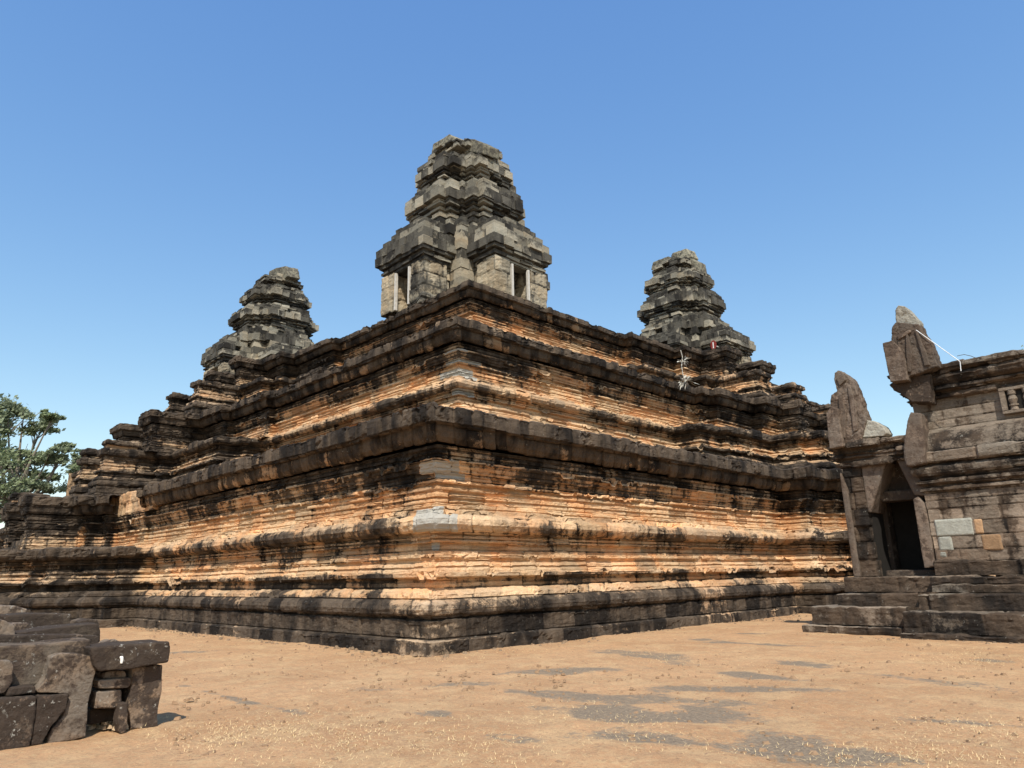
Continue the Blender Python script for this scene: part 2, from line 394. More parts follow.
# ---------------------------------------------------------------- the stepped pyramid
# profile rows: (setback, height, new course?, crust with some painted shade, warmth, lip)
def fil(s0, z0, s1, z1, n, d, cr, wm, lp=.3):
    out = []
    for k in range(n):
        a, b = k/n, (k+1)/n; f = lambda t: (s0+(s1-s0)*t, z0+(z1-z0)*t)
        (sa, za), (sb, zb) = f(a), f(b); zm = za+(zb-za)*.58
        out += [(sa-d*.5, za+.004, 1 if k % 2 == 0 else 0, cr, wm, lp), (sa-d*.5+(sb-sa)*.5, zm, 0, cr, wm, lp), (sb+d*.5, zm+.006, 0, cr+.08, wm, 0), (sb+d*.5, zb, 0, cr+.08, wm, 0)]
    return out
BASE = ([(-.02, -.12, 1, .82, .25, .1), (0, .25, 0, .76, .3, .3), (.03, .27, 0, .6, .3, .3), (.14, .285, 1, .84, .2, 0), (.13, .66, 0, .80, .25, .2), (.15, .68, 0, .78, .25, .3),
        (.21, .69, 1, .85, .2, 0), (.21, .73, 0, .85, .2, 0), (.10, .74, 1, .82, .25, .2), (.04, .80, 0, .78, .25, .2), (.02, .90, 0, .74, .3, .2), (.06, 1.0, 0, .70, .35, .2), (.18, 1.07, 0, .6, .4, .1),
        (.24, 1.10, 1, .55, .5, 0), (.24, 1.13, 0, .4, .6, .2), (.27, 1.22, 0, .36, .6, .9), (.46, 1.30, 0, .30, .7, .4)] + fil(.60, 1.33, .62, 1.53, 1, .05, .44, .9, .1) +
        [(.50, 1.55, 1, .50, .6, .5), (.36, 1.58, 0, .48, .6, 1), (.35, 1.67, 0, .40, .7, 1)] + fil(.44, 1.69, .74, 1.95, 2, .03, .14, .9, .5) +
        fil(.72, 1.98, .74, 2.16, 1, .09, .20, .85, .6) + fil(.88, 2.17, .86, 2.34, 1, .03, .30, .8, .1) + fil(.76, 2.35, .80, 2.54, 2, .08, .36, .75, .4) +
        [(.62, 2.57, 1, .52, .6, .2), (.48, 2.63, 0, .50, .6, .3), (.40, 2.75, 0, .48, .6, .3), (.42, 2.88, 0, .42, .6, .3), (.55, 2.99, 0, .34, .6, .3)])
WALL = ([(.55, 2.99, 1, .32, .7, .2), (.66, 3.03, 0, .30, .7, .7), (.68, 3.12, 0, .28, .8, .8)] + fil(.84, 3.15, .86, 3.26, 1, .05, .20, .9, .4) + fil(1.0, 3.28, 1.03, 3.74, 3, .06, .22, .95, .15) +
        [(.93, 3.76, 1, .38, .8, .7), (.93, 3.84, 0, .38, .8, .7)] + fil(1.08, 3.86, 1.06, 3.98, 1, .04, .46, .9, .1) + fil(1.0, 4.0, .84, 4.24, 2, .04, .50, .8, .4) + [(.76, 4.26, 1, .50, .6, .9), (.76, 4.32, 0, .36, .6, .9)] +  # crust raised from here up: real staining plus painted cornice shade
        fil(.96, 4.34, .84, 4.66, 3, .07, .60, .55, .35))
CORN = [(.79, 4.67, 1, 0.70, .5, 0), (.64, 4.70, 0, 0.70, .5, .2), (.53, 4.79, 0, 0.70, .5, .2), (.47, 4.92, 0, 0.74, .45, .2), (.46, 5.04, 0, 0.80, .4, .1), (.26, 5.06, 1, 0.92, .3, .2), (.22, 5.10, 0, 0.94, .2, .6), (.21, 5.28, 0, 0.90, .25, .5), (.22, 5.46, 0, 0.86, .25, .8), (.36, 5.52, 0, 0.80, .2, .8), (.8, 5.54, 0, 0.78, .2, .3), (1.6, 5.54, 0, 0.68, .3, 0)]  # cove crust: black staining, with underside shade put into the colour
CAPP = [(.1, 0, 1, .4, .5, .2), (.1, .18, 0, .4, .5, .3), (.02, .2, 1, .75, .2, .5), (-.03, .3, 0, .8, .2, .6), (.0, .45, 0, .8, .2, .7), (.12, .52, 0, .75, .2, .5), (.5, .54, 0, .7, .2, 0)]
SLAB = [(.60, 2.57, 1, .70, .3, .1), (.50, 2.62, 0, .74, .2, .2), (.44, 2.66, 0, .8, .2, .5), (.43, 2.94, 0, .8, .2, .5), (.50, 3.0, 0, .74, .2, .6), (1.5, 3.02, 0, .6, .3, 0)]

def mk(name, parts, mat, parent):
    return link(name, mesh_from(name, *join(parts)), mat, parent)
def blocky(cx, cy, x0, x1, y0, y1, z0, z1, seed, parent, name, mat, crust=.45, warm=.35, taper=0, course=.55, off=.04, top=True):
    pr = []; z = 0; H = z1-z0; c = 0
    while z < H-.05:
        h = min(course, H-z)
        pr += [(taper*z/H, z, 1, crust, warm, .2), (taper*z/H, z+h*.96, 0, crust, warm, .2)]; z += h
    pr += [(taper, H, 0, crust+.1, warm, .2), (taper+min(x1-x0, y1-y0)*.42, H+.05, 0, crust+.2, warm, 0)]
    P = [(x0, y0), (x1, y0), (x1, y1), (x0, y1)]
    V, Q, C = sweep(P, pr, .1, .1, z0=z0, closed=True, seed=seed, off=off, ero=.05, chip=.1, blk=(.5, 1.0), streak=.35)
    return mk(name, [(V, Q, C)], mat, parent)
def temple():
    root = empty('temple_pyramid', (-38, 34, 0))
    tag(root, 'huge stepped sandstone pyramid of orange and blackened moulded terraces, filling the middle of the view', 'temple')
    XW, YN = XE-56.0, YS+55.0        # far corners of the lowest foot
    cx, cy = -40.6, 38.4             # middle of the south and of the east stair
    # redents: list of (distance from stair centre, projection beyond the foot line), near side; mirrored for the far side
    R = {('s', 0, 'lo'): [(9.6, 1.1), (8.7, 1.6), (7.7, 2.1), (6.9, 2.9), (5.6, 3.3), (4.9, 4.1), (2.6, 5.3)],
         ('s', 0, 'hi'): [(8.4, .15), (4.7, .6), (3.9, 1.2), (2.9, 2.9)],
         ('s', 1, 'lo'): [(9.5, 1.0), (9.0, 1.9), (3.4, 2.5), (2.9, 3.2), (2.5, 4.6)],
         ('s', 1, 'hi'): [(10.3, .35), (6.6, .75), (3.8, 1.3), (3.3, 2.9)],
         ('s', 2, 'lo'): [(9.5, .6), (8.9, 1.1), (6.0, 1.9), (5.4, 2.6), (2.6, 4.7)],
         ('s', 2, 'hi'): [(9.0, .5), (5.0, 1.3), (2.6, 2.6)],
         ('e', 0, 'lo'): [(11.3, 1.1), (9.9, 1.7), (9.3, 2.4), (7.4, 3.0), (4.0, 4.4)],
         ('e', 0, 'hi'): [(10.9, 1.1), (9.2, 1.5), (8.5, 1.9), (7.6, 2.2), (4.2, 3.2)],
         ('e', 1, 'lo'): [(11.3, 1.3), (9.6, 1.6), (8.6, 1.7), (5.6, 3.2), (4.9, 3.9), (2.9, 5.0)],
         ('e', 1, 'hi'): [(9.4, .35), (8.6, .8), (5.2, 1.4), (3.1, 2.1)],
         ('e', 2, 'lo'): [(9.4, .5), (8.7, 1.0), (4.4, 2.0), (3.1, 4.3)],
         ('e', 2, 'hi'): [(9.0, .5), (5.0, 1.2), (3.1, 2.6)]}
    PED = {k: v[-1] for k, v in R.items()}
    R = {k: v[:-1] for k, v in R.items()}
    def half(key, i):
        s = SB[i]; k = key
        ys, xe = YS+s, XE-s; xw, yn = XW+s, YN-s
        p = [(xw, ys)]
        far = []; near = []
        prev = 0
        for d, pr in R[('s', i, k)]:
            near.append((d, prev)); near.append((d, pr)); prev = pr
        # south face, west to east
        for d, pr in near: p.append((cx-d, ys-pr))
        for d, pr in reversed(near): p.append((cx+d, ys-pr))
        p.append((xe, ys))
        near = []; prev = 0
        for d, pr in R[('e', i, k)]:
            near.append((d, prev)); near.append((d, pr)); prev = pr
        for d, pr in near: p.append((xe+pr, cy-d))
        for d, pr in reversed(near): p.append((xe+pr, cy+d))
        p.append((xe, yn))
        return p, (xw, yn)
    SB = [0, 4.55, 8.75]; Z0 = [0, 5.52, 10.06]; KZ = [1, 4.54/5.54, 3.84/5.54]; KS = [1, .85, .75]
    def stepf(mul):
        def f(mid):
            x, y = mid
            if x < cx-3 or y > cy+3: return .30*mul
            d = math.hypot(x, y); return np.clip(.0031*d, .05, .15)*mul if not (abs(y-YS) < .1 or abs(x-XE) < .1) else .05*mul
        return f
    for i in range(3):
        nm = ['lowest', 'middle', 'uppermost'][i]
        lo, (xw, yn) = half('lo', i); hi, _ = half('hi', i)
        k = dict(z0=Z0[i], ks=KS[i], kz=KZ[i], dark=(XE-SB[i], YS+SB[i], .27)); st = stepf([1, 1.15, 1.2][i])
        pal = (XE-SB[i], YS+SB[i], 1.0, .40, Z0[i]+1.9*KZ[i], Z0[i]+4.5*KZ[i])
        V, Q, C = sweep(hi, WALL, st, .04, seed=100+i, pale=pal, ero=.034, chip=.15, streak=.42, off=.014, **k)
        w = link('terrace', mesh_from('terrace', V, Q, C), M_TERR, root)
        w['label'] = nm+' terrace wall, orange sandstone under a black stained cornice'
        V, Q, C = sweep(lo, BASE, st, .04, seed=200+i, pale=pal, ero=.032, chip=.16, streak=.42, off=.014, **k)
        b = link('base_moulding', mesh_from('base_moulding', V, Q, C), M_TERR, w)
        V, Q, C = sweep(hi, CORN, st, .055, seed=300+i, blk=(.34, .60), off=.022, zj=.014, ero=.022, chip=.12, streak=.45, tonc=.45, joint=.05, pale=(XE-SB[i], YS+SB[i], .6, .15, Z0[i]+4.6*KZ[i], Z0[i]+5.05*KZ[i]), ribs=(.34, .022, Z0[i]+4.69*KZ[i], Z0[i]+5.03*KZ[i]), cut=(-35.8, -32.2, 9.4, 10.4) if i == 0 else None, **k)
        if i == 0: blocky(0, 0, -38.6, -32.0, 10.35, 12.2, 4.55, 5.52, 77, w, 'exposed_core', M_TERR, crust=.3, warm=.8)
        link('cornice', mesh_from('cornice', V, Q, C), M_TERR, w)
        # floors: half height ledge of the stair blocks and the terrace floor
        for pth, zz, ins in ((lo, Z0[i]+2.97*KZ[i], 1.0*KS[i]), (hi, Z0[i]+5.50*KZ[i], 1.2*KS[i])):
            capmesh('floor_paving', inset_path(pth+[(xw, yn)], ins), zz, M_TERR, w)
        # plain backs, far side
        bm = bmesh.new()
        for (a, c) in (((xw, SB[i]+YS), (xw, yn)), ((xw, yn), (XE-SB[i], yn))):
            v = [bm.verts.new((a[0], a[1], Z0[i])), bm.verts.new((c[0], c[1], Z0[i])), bm.verts.new((c[0], c[1], Z0[i]+5.5*KZ[i])), bm.verts.new((a[0], a[1], Z0[i]+5.5*KZ[i]))]
            bm.faces.new(v)
        me = bpy.data.meshes.new('rear_wall'); bm.to_mesh(me); bm.free(); mask(me, .5, .6); link('rear_wall', me, M_TERR, w)
        # capping slabs over the stair block pedestals at half height
        for side in ('s', 'e'):
            P = [q for q in lo]
            if side == 's': seg = [q for q in P if q[1] < YS+SB[i]-.01 or (abs(q[1]-(YS+SB[i])) < .01 and XW+SB[i] < q[0] < XE-SB[i])]
            else: seg = [q for q in P if q[0] > XE-SB[i]+.01 or (abs(q[0]-(XE-SB[i])) < .01 and YS+SB[i] < q[1] < YN-SB[i])]
            V, Q, C = sweep(seg, SLAB, st, .055, seed=400+i*2+(side == 'e'), blk=(.6, 1.3), off=.025, zj=.02, ero=.05, chip=.16, streak=.3, **dict(k, z0=Z0[i]+.004, ks=KS[i]*.93))
            link('pedestal_slab', mesh_from('pedestal_slab', V, Q, C), M_TERR, w)
        # stair pedestals flanking the flights
        for (side, ii, kk), (d, pr) in PED.items():
            if ii != i: continue
            for sg in (-1, 1):
                a0, a1 = sorted((sg*1.15, sg*d))
                if side == 's': x0, x1, y0, y1 = cx+a0, cx+a1, YS+SB[i]-pr, YS+SB[i]+.5
                else: x0, x1, y0, y1 = XE-SB[i]-.5, XE-SB[i]+pr, cy+a0, cy+a1
                P = [(x0, y0), (x1, y0), (x1, y1), (x0, y1)]
                kq = dict(z0=Z0[i], dark=(XE-SB[i], YS+SB[i], .27), ks=.42, kz=KZ[i]*(1.0 if kk == 'lo' else .995), closed=True, ero=.05, chip=.18)
                stp = .09 if sg*(1 if side == 's' else -1) > 0 else .14
                prs = (BASE, SLAB) if kk == 'lo' else (WALL, CORN)
                parts = [sweep(P, pf, stp, .07, seed=900+i*40+(side == 'e')*20+(kk == 'hi')*10+sg*2+q, off=.025, zj=.015*q, blk=(.5, 1.0), **kq) for q, pf in enumerate(prs)]
                V, Q, C = join(parts); pd = link('stair_pedestal', mesh_from('stair_pedestal', V, Q, C), M_TERR, w)
                zt = Z0[i]+(3.0 if kk == 'lo' else 5.5)*KZ[i]
                capmesh('floor_paving', inset_path(P, .45), zt-.03, M_TERR, w)
                if (side, ii, kk) in (('s', 1, 'lo'), ('e', 1, 'hi'), ('s', 0, 'hi')) and not (side == 's' and ii == 0 and sg > 0):
                    Pc = inset_path([(x0, y0), (x1, y0), (x1, min(y1, y0+2.2)), (x0, min(y1, y0+2.2))] if side == 's' else [(max(x0, x1-2.2), y0), (x1, y0), (x1, y1), (max(x0, x1-2.2), y1)], .30)
                    V, Q, C = sweep(Pc, CAPP, stp, .07, seed=980+i+sg, z0=zt-.02, closed=True, off=.03, zj=.02, chip=.2)
                    link('pedestal_cap', mesh_from('pedestal_cap', V, Q, C), M_TERR, w)
    # stair flights on both visible sides
    for side in ('s', 'e'):
        bm = bmesh.new(); n = 46; H = 13.9; run = 15.0
        for j in range(n):
            z1 = H*(j+1)/n; a = -5.9+run*j/n; bdep = run-5.9
            if side == 's': x0, x1, y0, y1 = cx-1.7, cx+1.7, YS+a, YS+bdep
            else: x0, x1, y0, y1 = XE-bdep, XE-a, cy-1.7, cy+1.7
            bmesh.ops.create_cube(bm, size=1, matrix=Matrix.Translation(((x0+x1)/2, (y0+y1)/2, z1/2))@Matrix.Diagonal((x1-x0, y1-y0, z1, 1)))
        me = bpy.data.meshes.new('stair_flight'); bm.to_mesh(me); bm.free(); mask(me, .6, .3)
        link('stair_flight', me, M_TERR, root)
    return root
TEMPLE = temple()

# ---------------------------------------------------------------- towers
def blockring(path, ins, z0, h, rng, depth=.55, lens=(.5, 1.0), off=.04, zj=.02, miss=0, crust=.45, warm=.3, gap=.012, seed=0):
    """one course of separate hard-edged stones round a closed plan"""
    P = [np.array(p, float) for p in inset_path(path, ins)]; n = len(P); V = []; Q = []; C = []
    for i in range(n):
        A, B = P[i], P[(i+1) % n]; d = B-A; l = np.hypot(*d)
        if l < .05: continue
        d = d/l; nr = np.array([d[1], -d[0]]); t = 0.
        while t < l-1e-6:
            w = rng.uniform(*lens); e = t+w
            if l-e < lens[0]*.7: e = l
            if rng.random() >= miss:
                o = rng.gauss(0, off); a, b = t+gap, e-gap
                if t == 0: a = -max(o, 0)*.9+rng.uniform(0, .01)
                if e == l: b = l+max(o, 0)*.9-rng.uniform(0, .01)
                zt = z0+h-gap+rng.gauss(0, zj); zb = z0+gap*.5
                q = len(V); j = lambda s_=.018: rng.gauss(0, s_)
                for (tt, oo, zz) in ((a, o, zb), (b, o, zb), (b, o, zt), (a, o, zt), (a, -depth, zb), (b, -depth, zb), (b, -depth, zt), (a, -depth, zt)):
                    p = A+d*(tt+j(.008))+nr*(oo+j()); V.append((p[0], p[1], zz+j(.014)))
                Q += [(q, q+1, q+2, q+3), (q+1, q+5, q+6, q+2), (q+5, q+4, q+7, q+6), (q+4, q, q+3, q+7), (q+3, q+2, q+6, q+7), (q+4, q+5, q+1, q)]
                m = A+d*(t+w/2); f = fbm(np.array([[m[0]*.7, m[1]*.7, z0*.9]]), seed, 3)[0]-.5
                c = crust+.06+f*1.7+rng.gauss(0, .17); tn = min(1, max(0, rng.gauss(.5, .27)))
                for kk in range(8): C.append((tn, min(1, max(0, c+(.12 if kk in (2, 3, 6, 7) else -.05)+rng.gauss(0, .07))), min(1, max(0, warm+rng.gauss(0, .2))), 0))
            t = e
    return np.array(V), np.array(Q), np.array(C)
def courses(path, rows, z0, rng, seed, kz=1, **kw):
    parts = []; z = z0
    for (ins, h, miss, crust, lens) in rows:
        parts.append(blockring(path, ins, z, h*kz, rng, miss=miss, crust=crust, lens=lens, seed=seed, **kw)); z += h*kz
    V = np.array([(x, y, zz) for zz in (z0+.01, z0+sum(r[1] for r in rows)*kz*.93) for x, y in inset_path(path, kw.get('depth', .55)*.8)]); n = len(path)
    Q = np.array([(i, (i+1) % n, n+(i+1) % n, n+i) for i in range(n)])
    parts.append((V, Q, np.tile([.4, .6, .3, 0], (2*n, 1))))
    return join([p for p in parts if len(p[0])])
def redent(cx, cy, R, b, m, extra=None):
    q = [(R, -b), (R, b), (m, b), (m, m), (b, m), (b, R)]
    if extra: e = extra; q = [(R, -b), (R, b), (R-e, b), (R-e, b+e*.8), (m, b+e*.8), (m, m), (b+e*.8, m), (b+e*.8, R-e), (b, R-e), (b, R)]
    pts = []
    for k in range(4):
        c, s = [(1, 0), (0, 1), (-1, 0), (0, -1)][k]
        seq = q[1:]
        for x, y in seq: pts.append((cx+x*c-y*s, cy+x*s+y*c))
    return pts
def rings(cx, cy, r):
    return [(cx+r*math.cos(a), cy+r*math.sin(a)) for a in np.linspace(0, 2*math.pi, 9)[:-1]]
def storey_prof(h, ov, cr=.5, top=.6):
    cr -= .05; a = ov
    return [(a*1.5, 0, 1, cr, .4, 0), (a*1.5, h*.09, 0, cr, .4, .1), (a*1.2, h*.10, 1, cr, .4, .2), (a*1.2, h*.16, 0, cr, .4, .2), (a*1.45, h*.17, 1, cr, .4, 0), (a*1.45, h*.27, 0, cr, .4, 0), (a*1.1, h*.28, 1, cr+.05, .3, .3), (a*1.1, h*.34, 0, cr, .3, .3),
            (a*.75, h*.35, 1, cr, .2, .3), (a*.7, h*.42, 0, cr, .2, .3), (a*.35, h*.43, 1, cr+.05, .2, .3), (a*.3, h*.49, 0, cr, .2, .4), (.0, h*.50, 1, cr, .2, .5),
            (0, h*.76, 0, cr, .2, .6), (a*.3, h*.77, 1, cr+.05, .2, .2), (a*.3, h*.83, 0, cr, .2, .3), (a*.75, h*.84, 1, cr+.1, .2, .2), (a*.75, h*1.0, 0, cr+.1, .2, .6), (a+top*.4, h*1.01, 0, cr+.1, .2, .1), (a+top, h*1.01, 0, .6, .2, 0)]
def tower(cx, cy, z0, seed, label, sc=1.0, posts=True, storeys=None, porch_top=None, st=.08, dirs=(0, 1, 2, 3), shift=(0, 0)):
    root = empty('temple_tower', (cx, cy, z0)); tag(root, label, 'tower', 'ruined stone towers on top of the pyramid')
    rng = random.Random(seed)
    T = lambda z: z0+(z-13.9)*sc
    # plinth and body
    PL = [(0, 0, 1, .6, .5, .2), (0, .35, 0, .6, .5, .3), (.2, .4, 1, .6, .5, 0), (.2, .55, 0, .6, .5, .2), (.1, .6, 0, .6, .4, .4), (.1, .75, 0, .6, .4, .4), (.35, .8, 1, .6, .4, 0), (.35, 1.0, 0, .6, .3, .2), (.2, 1.05, 0, .6, .3, .4), (.2, 1.25, 0, .6, .3, .4), (.6, 1.3, 0, .6, .3, 0)]
    cross = []
    for k in range(4):
        c, s = [(1, 0), (0, 1), (-1, 0), (0, -1)][k]
        for x, y in ((4.9, 2.3), (3.4, 2.3), (3.4, 3.4), (2.3, 3.4)): cross.append((cx+sc*(x*c-y*s), cy+sc*(x*s+y*c)))
    mk('plinth', [sweep(cross, PL, st, .08, z0=z0-.02, closed=True, seed=seed+1, off=.03, kz=.9*sc)], M_TOWER, root)
    bP = redent(cx, cy, 3.2*sc, 1.6*sc, 2.5*sc)
    V, Q, C = courses(bP, [(rng.uniform(-.02, .04), .53, 0, .36, (.45, .9)) for _ in range(9)], T(14.2), rng, seed, off=.02, zj=.0, warm=.5)
    link('body', mesh_from('body', V, Q, C), M_TOWER, root)
    # storeys
    for k, (za, zb, Rr, bb, mm_, jit) in enumerate(storeys):
        ox, oy = shift[0]*k/4, shift[1]*k/4
        P = redent(cx+ox, cy+oy, Rr*sc, bb*sc, mm_*sc, min(.42, (mm_-bb)*.8, (Rr-mm_)*.8)*sc)
        h = (zb-za)*sc; L1 = (.45, .95); L2 = (.4, .8)
        rows = [(.30, h*.08, 0, .52, L1), (.42, h*.09, 0, .56, L1), (.30, h*.06, .02, .54, L1), (.40, h*.05, 0, .6, L1), (.20, h*.07, .03, .50, L1), (.10, h*.06, .03, .5, L1), (-.03, h*.24, .05*jit, .44, L2), (.06, h*.11, .07*jit, .52, L2), (.16, h*.13, .16*jit, .50, L2), (.38, h*.11, .28*jit, .54, L2)]
        V, Q, C = courses(P, rows, T(za), rng, seed+k, off=.06*jit, zj=.025*jit, warm=.22, depth=.62)
        link('storey', mesh_from('storey', V, Q, C), M_TOWER, root)
        capmesh('storey_top', redent(cx+ox, cy+oy, (Rr-.6)*sc, max(.3, bb-.5)*sc, max(.5, mm_-.5)*sc), T(zb)-.03, M_TOWER, root, .6, .2)
    # porches with open doorways
    for dI in dirs:
        c, s = [(0, -1), (1, 0), (0, 1), (-1, 0)][dI]       # outward direction
        tx, ty = -s, c
        def box(u0, u1, w0, w1):                            # u along outward, w sideways -> xy extents
            xs = sorted((cx+sc*(u0*c+w0*tx), cx+sc*(u1*c+w1*tx))); ys = sorted((cy+sc*(u0*s+w0*ty), cy+sc*(u1*s+w1*ty)))
            return xs[0], xs[1], ys[0], ys[1]
        p = empty('porch', (cx, cy, z0)); p.parent = root; p.matrix_parent_inverse = Matrix.Translation((cx, cy, z0)).inverted()
        for w0, w1 in ((-1.85, -.72), (.72, 1.85)):
            x0, x1, y0, y1 = box(2.9, 4.35, w0, w1)
            blocky(cx, cy, x0, x1, y0, y1, T(14.9), T(17.0), seed+40+dI*4+int(w0 > 0), p, 'door_pier', M_TOWER, .33, .7, course=.7)
        x0, x1, y0, y1 = box(2.5, 4.5, -2.0, 2.0)
        hh = (porch_top[dI] if porch_top else 19.6)
        kz = (hh-16.95)/2.7*sc; Pp = [(x0, y0), (x1, y0), (x1, y1), (x0, y1)]
        rows = [(.26, .25, 0, .42, (.7, 1.6)), (.14, .16, 0, .5, (.5, 1.1)), (.22, .14, 0, .5, (.5, 1.1)), (.04, .18, .02, .5, (.5, 1.0)), (-.08, .48, .02, .42, (.45, .95)), (-.04, .50, .05, .42, (.45, .95)), (.18, .42, .12, .46, (.45, .95)), (.55, .40, .2, .5, (.5, 1.0)), (.9, .25, .2, .5, (.5, 1.0))]
        V, Q, C = courses(Pp, rows, T(16.95), rng, seed+dI, kz=kz, off=.05, zj=.03, warm=.2, depth=.6)
        link('porch_roof', mesh_from('porch_roof', V, Q, C), M_TOWER, p)
        capmesh('roof_fill', inset_path(Pp, .8), T(16.95)+2.2*kz, M_TOWER, p, .6, .2)
        x0, x1, y0, y1 = box(2.5, 4.3, -1.7, 1.7)
        capmesh('porch_soffit', [(x0, y0), (x1, y0), (x1, y1), (x0, y1)], T(17.0), M_TOWER, p)
        x0, x1, y0, y1 = box(2.9, 3.0, -.8, .8)
        boxobj('door_shade_panel', x0, x1, y0, y1, T(14.9), T(17.0), M_BLACK, p)  # black panel, the doorway's inner shade put into its colour
        if posts and dI in (0, 1):
            for w in (-.62, .55):
                x0, x1, y0, y1 = box(4.2, 4.34, w-.045, w+.075)
                boxobj('door_prop', x0, x1, y0, y1, T(14.9), T(16.95), M_STEEL, p)
    return root
def boxmesh(name, x0, x1, y0, y1, z0, z1, bev=0):
    bm = bmesh.new()
    bmesh.ops.create_cube(bm, size=1, matrix=Matrix.Translation(((x0+x1)/2, (y0+y1)/2, (z0+z1)/2))@Matrix.Diagonal((x1-x0, y1-y0, z1-z0, 1)))
    if bev: bmesh.ops.bevel(bm, geom=bm.edges[:], offset=bev, segments=2, affect='EDGES')
    me = bpy.data.meshes.new(name); bm.to_mesh(me); bm.free(); return me
def boxobj(name, x0, x1, y0, y1, z0, z1, mat, parent=None, bev=0):
    return link(name, boxmesh(name, x0, x1, y0, y1, z0, z1, bev), mat, parent)

tower(-28.15, 24.3, 13.9, 500, 'nearest grey stone tower, above the front corner of the pyramid, white props in its doorways', posts=True, st=.075,
      storeys=[(17.9, 20.1, 3.15, 1.55, 2.35, 1), (20.1, 22.4, 3.15, 1.5, 2.1, 1), (22.4, 24.35, 2.65, 1.25, 1.75, 1.2), (24.35, 25.5, 1.95, 1.0, 1.35, 1.7)])
tower(-51.8, 24.3, 13.9, 600, 'far grey stone tower with crumbling crown, above the left side of the pyramid', posts=False, st=.13, shift=(.6, 0),
      storeys=[(18.0, 20.3, 3.1, 1.75, 2.45, 1), (20.3, 22.2, 2.9, 1.6, 2.15, 1), (22.2, 24.0, 2.3, 1.3, 1.75, 1.3), (24.0, 25.1, 1.5, .9, 1.15, 1.6)], porch_top=[19.3, 18.6, 18, 19.3])
tower(-28.2, 46.8, 13.9, 700, 'far grey stone tower with slanting broken top, above the right side of the pyramid', posts=False, st=.13, shift=(0, -.4),
      storeys=[(18.0, 20.2, 3.1, 1.75, 2.45, 1), (20.2, 22.5, 2.9, 1.6, 2.15, 1), (22.5, 24.3, 2.3, 1.3, 1.75, 1.3), (24.3, 25.4, 1.5, .9, 1.15, 1.6)], porch_top=[18.6, 19.0, 19, 18])

# ---------------------------------------------------------------- small builders, blocks
def ray(u, v): return rt*((u-512)/715)-up*((v-384)/715)+fw
def ony(u, v, y): d = ray(u, v); t = y/d.y; return Vector((d.x*t, y, 1.55+d.z*t))
def onx(u, v, x): d = ray(u, v); t = x/d.x; return Vector((x, d.y*t, 1.55+d.z*t))
_texn = [0]
def stonemat(name, cool, warm, crA, crB, crust, lichen=.35, warmth=.3):
    """weathered single block: brown sandstone, dark crust, pale lichen spots"""
    m, nt, b = newmat(name)
    oi = node(nt, 'ShaderNodeObjectInfo')
    n1 = noise(nt, 1.7, 4); n2 = noise(nt, 5, 5, .65); n3 = noise(nt, 24, 4, .7)
    c = mixc(nt, sms(nt, n1, .35+.2*(.5-warmth), .65+.2*(.5-warmth)), cool, warm)
    c = mixc(nt, 1.0, c, mth_rgb(nt, mth(nt, 'ADD', mth(nt, 'MULTIPLY', oi.outputs['Random'], .65), .62)), 'MULTIPLY')
    c = mixc(nt, 1.0, c, mth_rgb(nt, mth(nt, 'ADD', mth(nt, 'MULTIPLY', n3, .7), .65)), 'MULTIPLY')
    cr = mixc(nt, n2, crA, crB)
    g = mth(nt, 'ADD', mth(nt, 'MULTIPLY', n1, .6), mth(nt, 'MULTIPLY', n2, .6))
    g = mth(nt, 'ADD', g, mth(nt, 'MULTIPLY', mth(nt, 'SUBTRACT', n3, .5), .3))
    c = mixc(nt, sms(nt, g, .7-.3*crust, .82-.3*crust), c, cr)
    l1 = sms(nt, noise(nt, 2.2, 2), .50, .62); l2 = sms(nt, noise(nt, 17, 4, .7), .60, .66)
    c = mixc(nt, mth(nt, 'MULTIPLY', mth(nt, 'MULTIPLY', l1, l2), lichen*1.5, clamp=True), c, (.38, .37, .33))
    nt.links.new(c, b.inputs['Base Color'])
    bp = node(nt, 'ShaderNodeBump'); bp.inputs['Strength'].default_value = .9; bp.inputs['Distance'].default_value = .03
    nt.links.new(mth(nt, 'ADD', mth(nt, 'MULTIPLY', noise(nt, 38, 6, .75), .5), noise(nt, 9, 5, .7)), bp.inputs['Height']); nt.links.new(bp.outputs[0], b.inputs['Normal'])
    return m
M_BLOCK = stonemat('fallen_block_stone', (.18, .15, .12), (.28, .195, .13), (.035, .028, .023), (.09, .065, .05), .55, .5, .5)
M_BLOCKD = stonemat('dark_block_stone', (.13, .10, .075), (.19, .125, .085), (.03, .024, .02), (.075, .055, .042), .8, .5)
M_FRAG = stonemat('fragment_stone', (.125, .10, .08), (.19, .14, .105), (.06, .045, .036), (.11, .08, .06), .45, .25)
M_FRAGW = stonemat('lichen_stone', (.42, .40, .34), (.5, .47, .40), (.08, .065, .05), (.2, .17, .13), .3, .9)
M_NEW = stonemat('new_grey_stone', (.26, .26, .225), (.30, .30, .26), (.25, .25, .22), (.33, .33, .3), .0, 0)
M_ORB = stonemat('orange_block_stone', (.33, .21, .12), (.37, .22, .12), (.15, .10, .06), (.25, .15, .09), .1, .1)
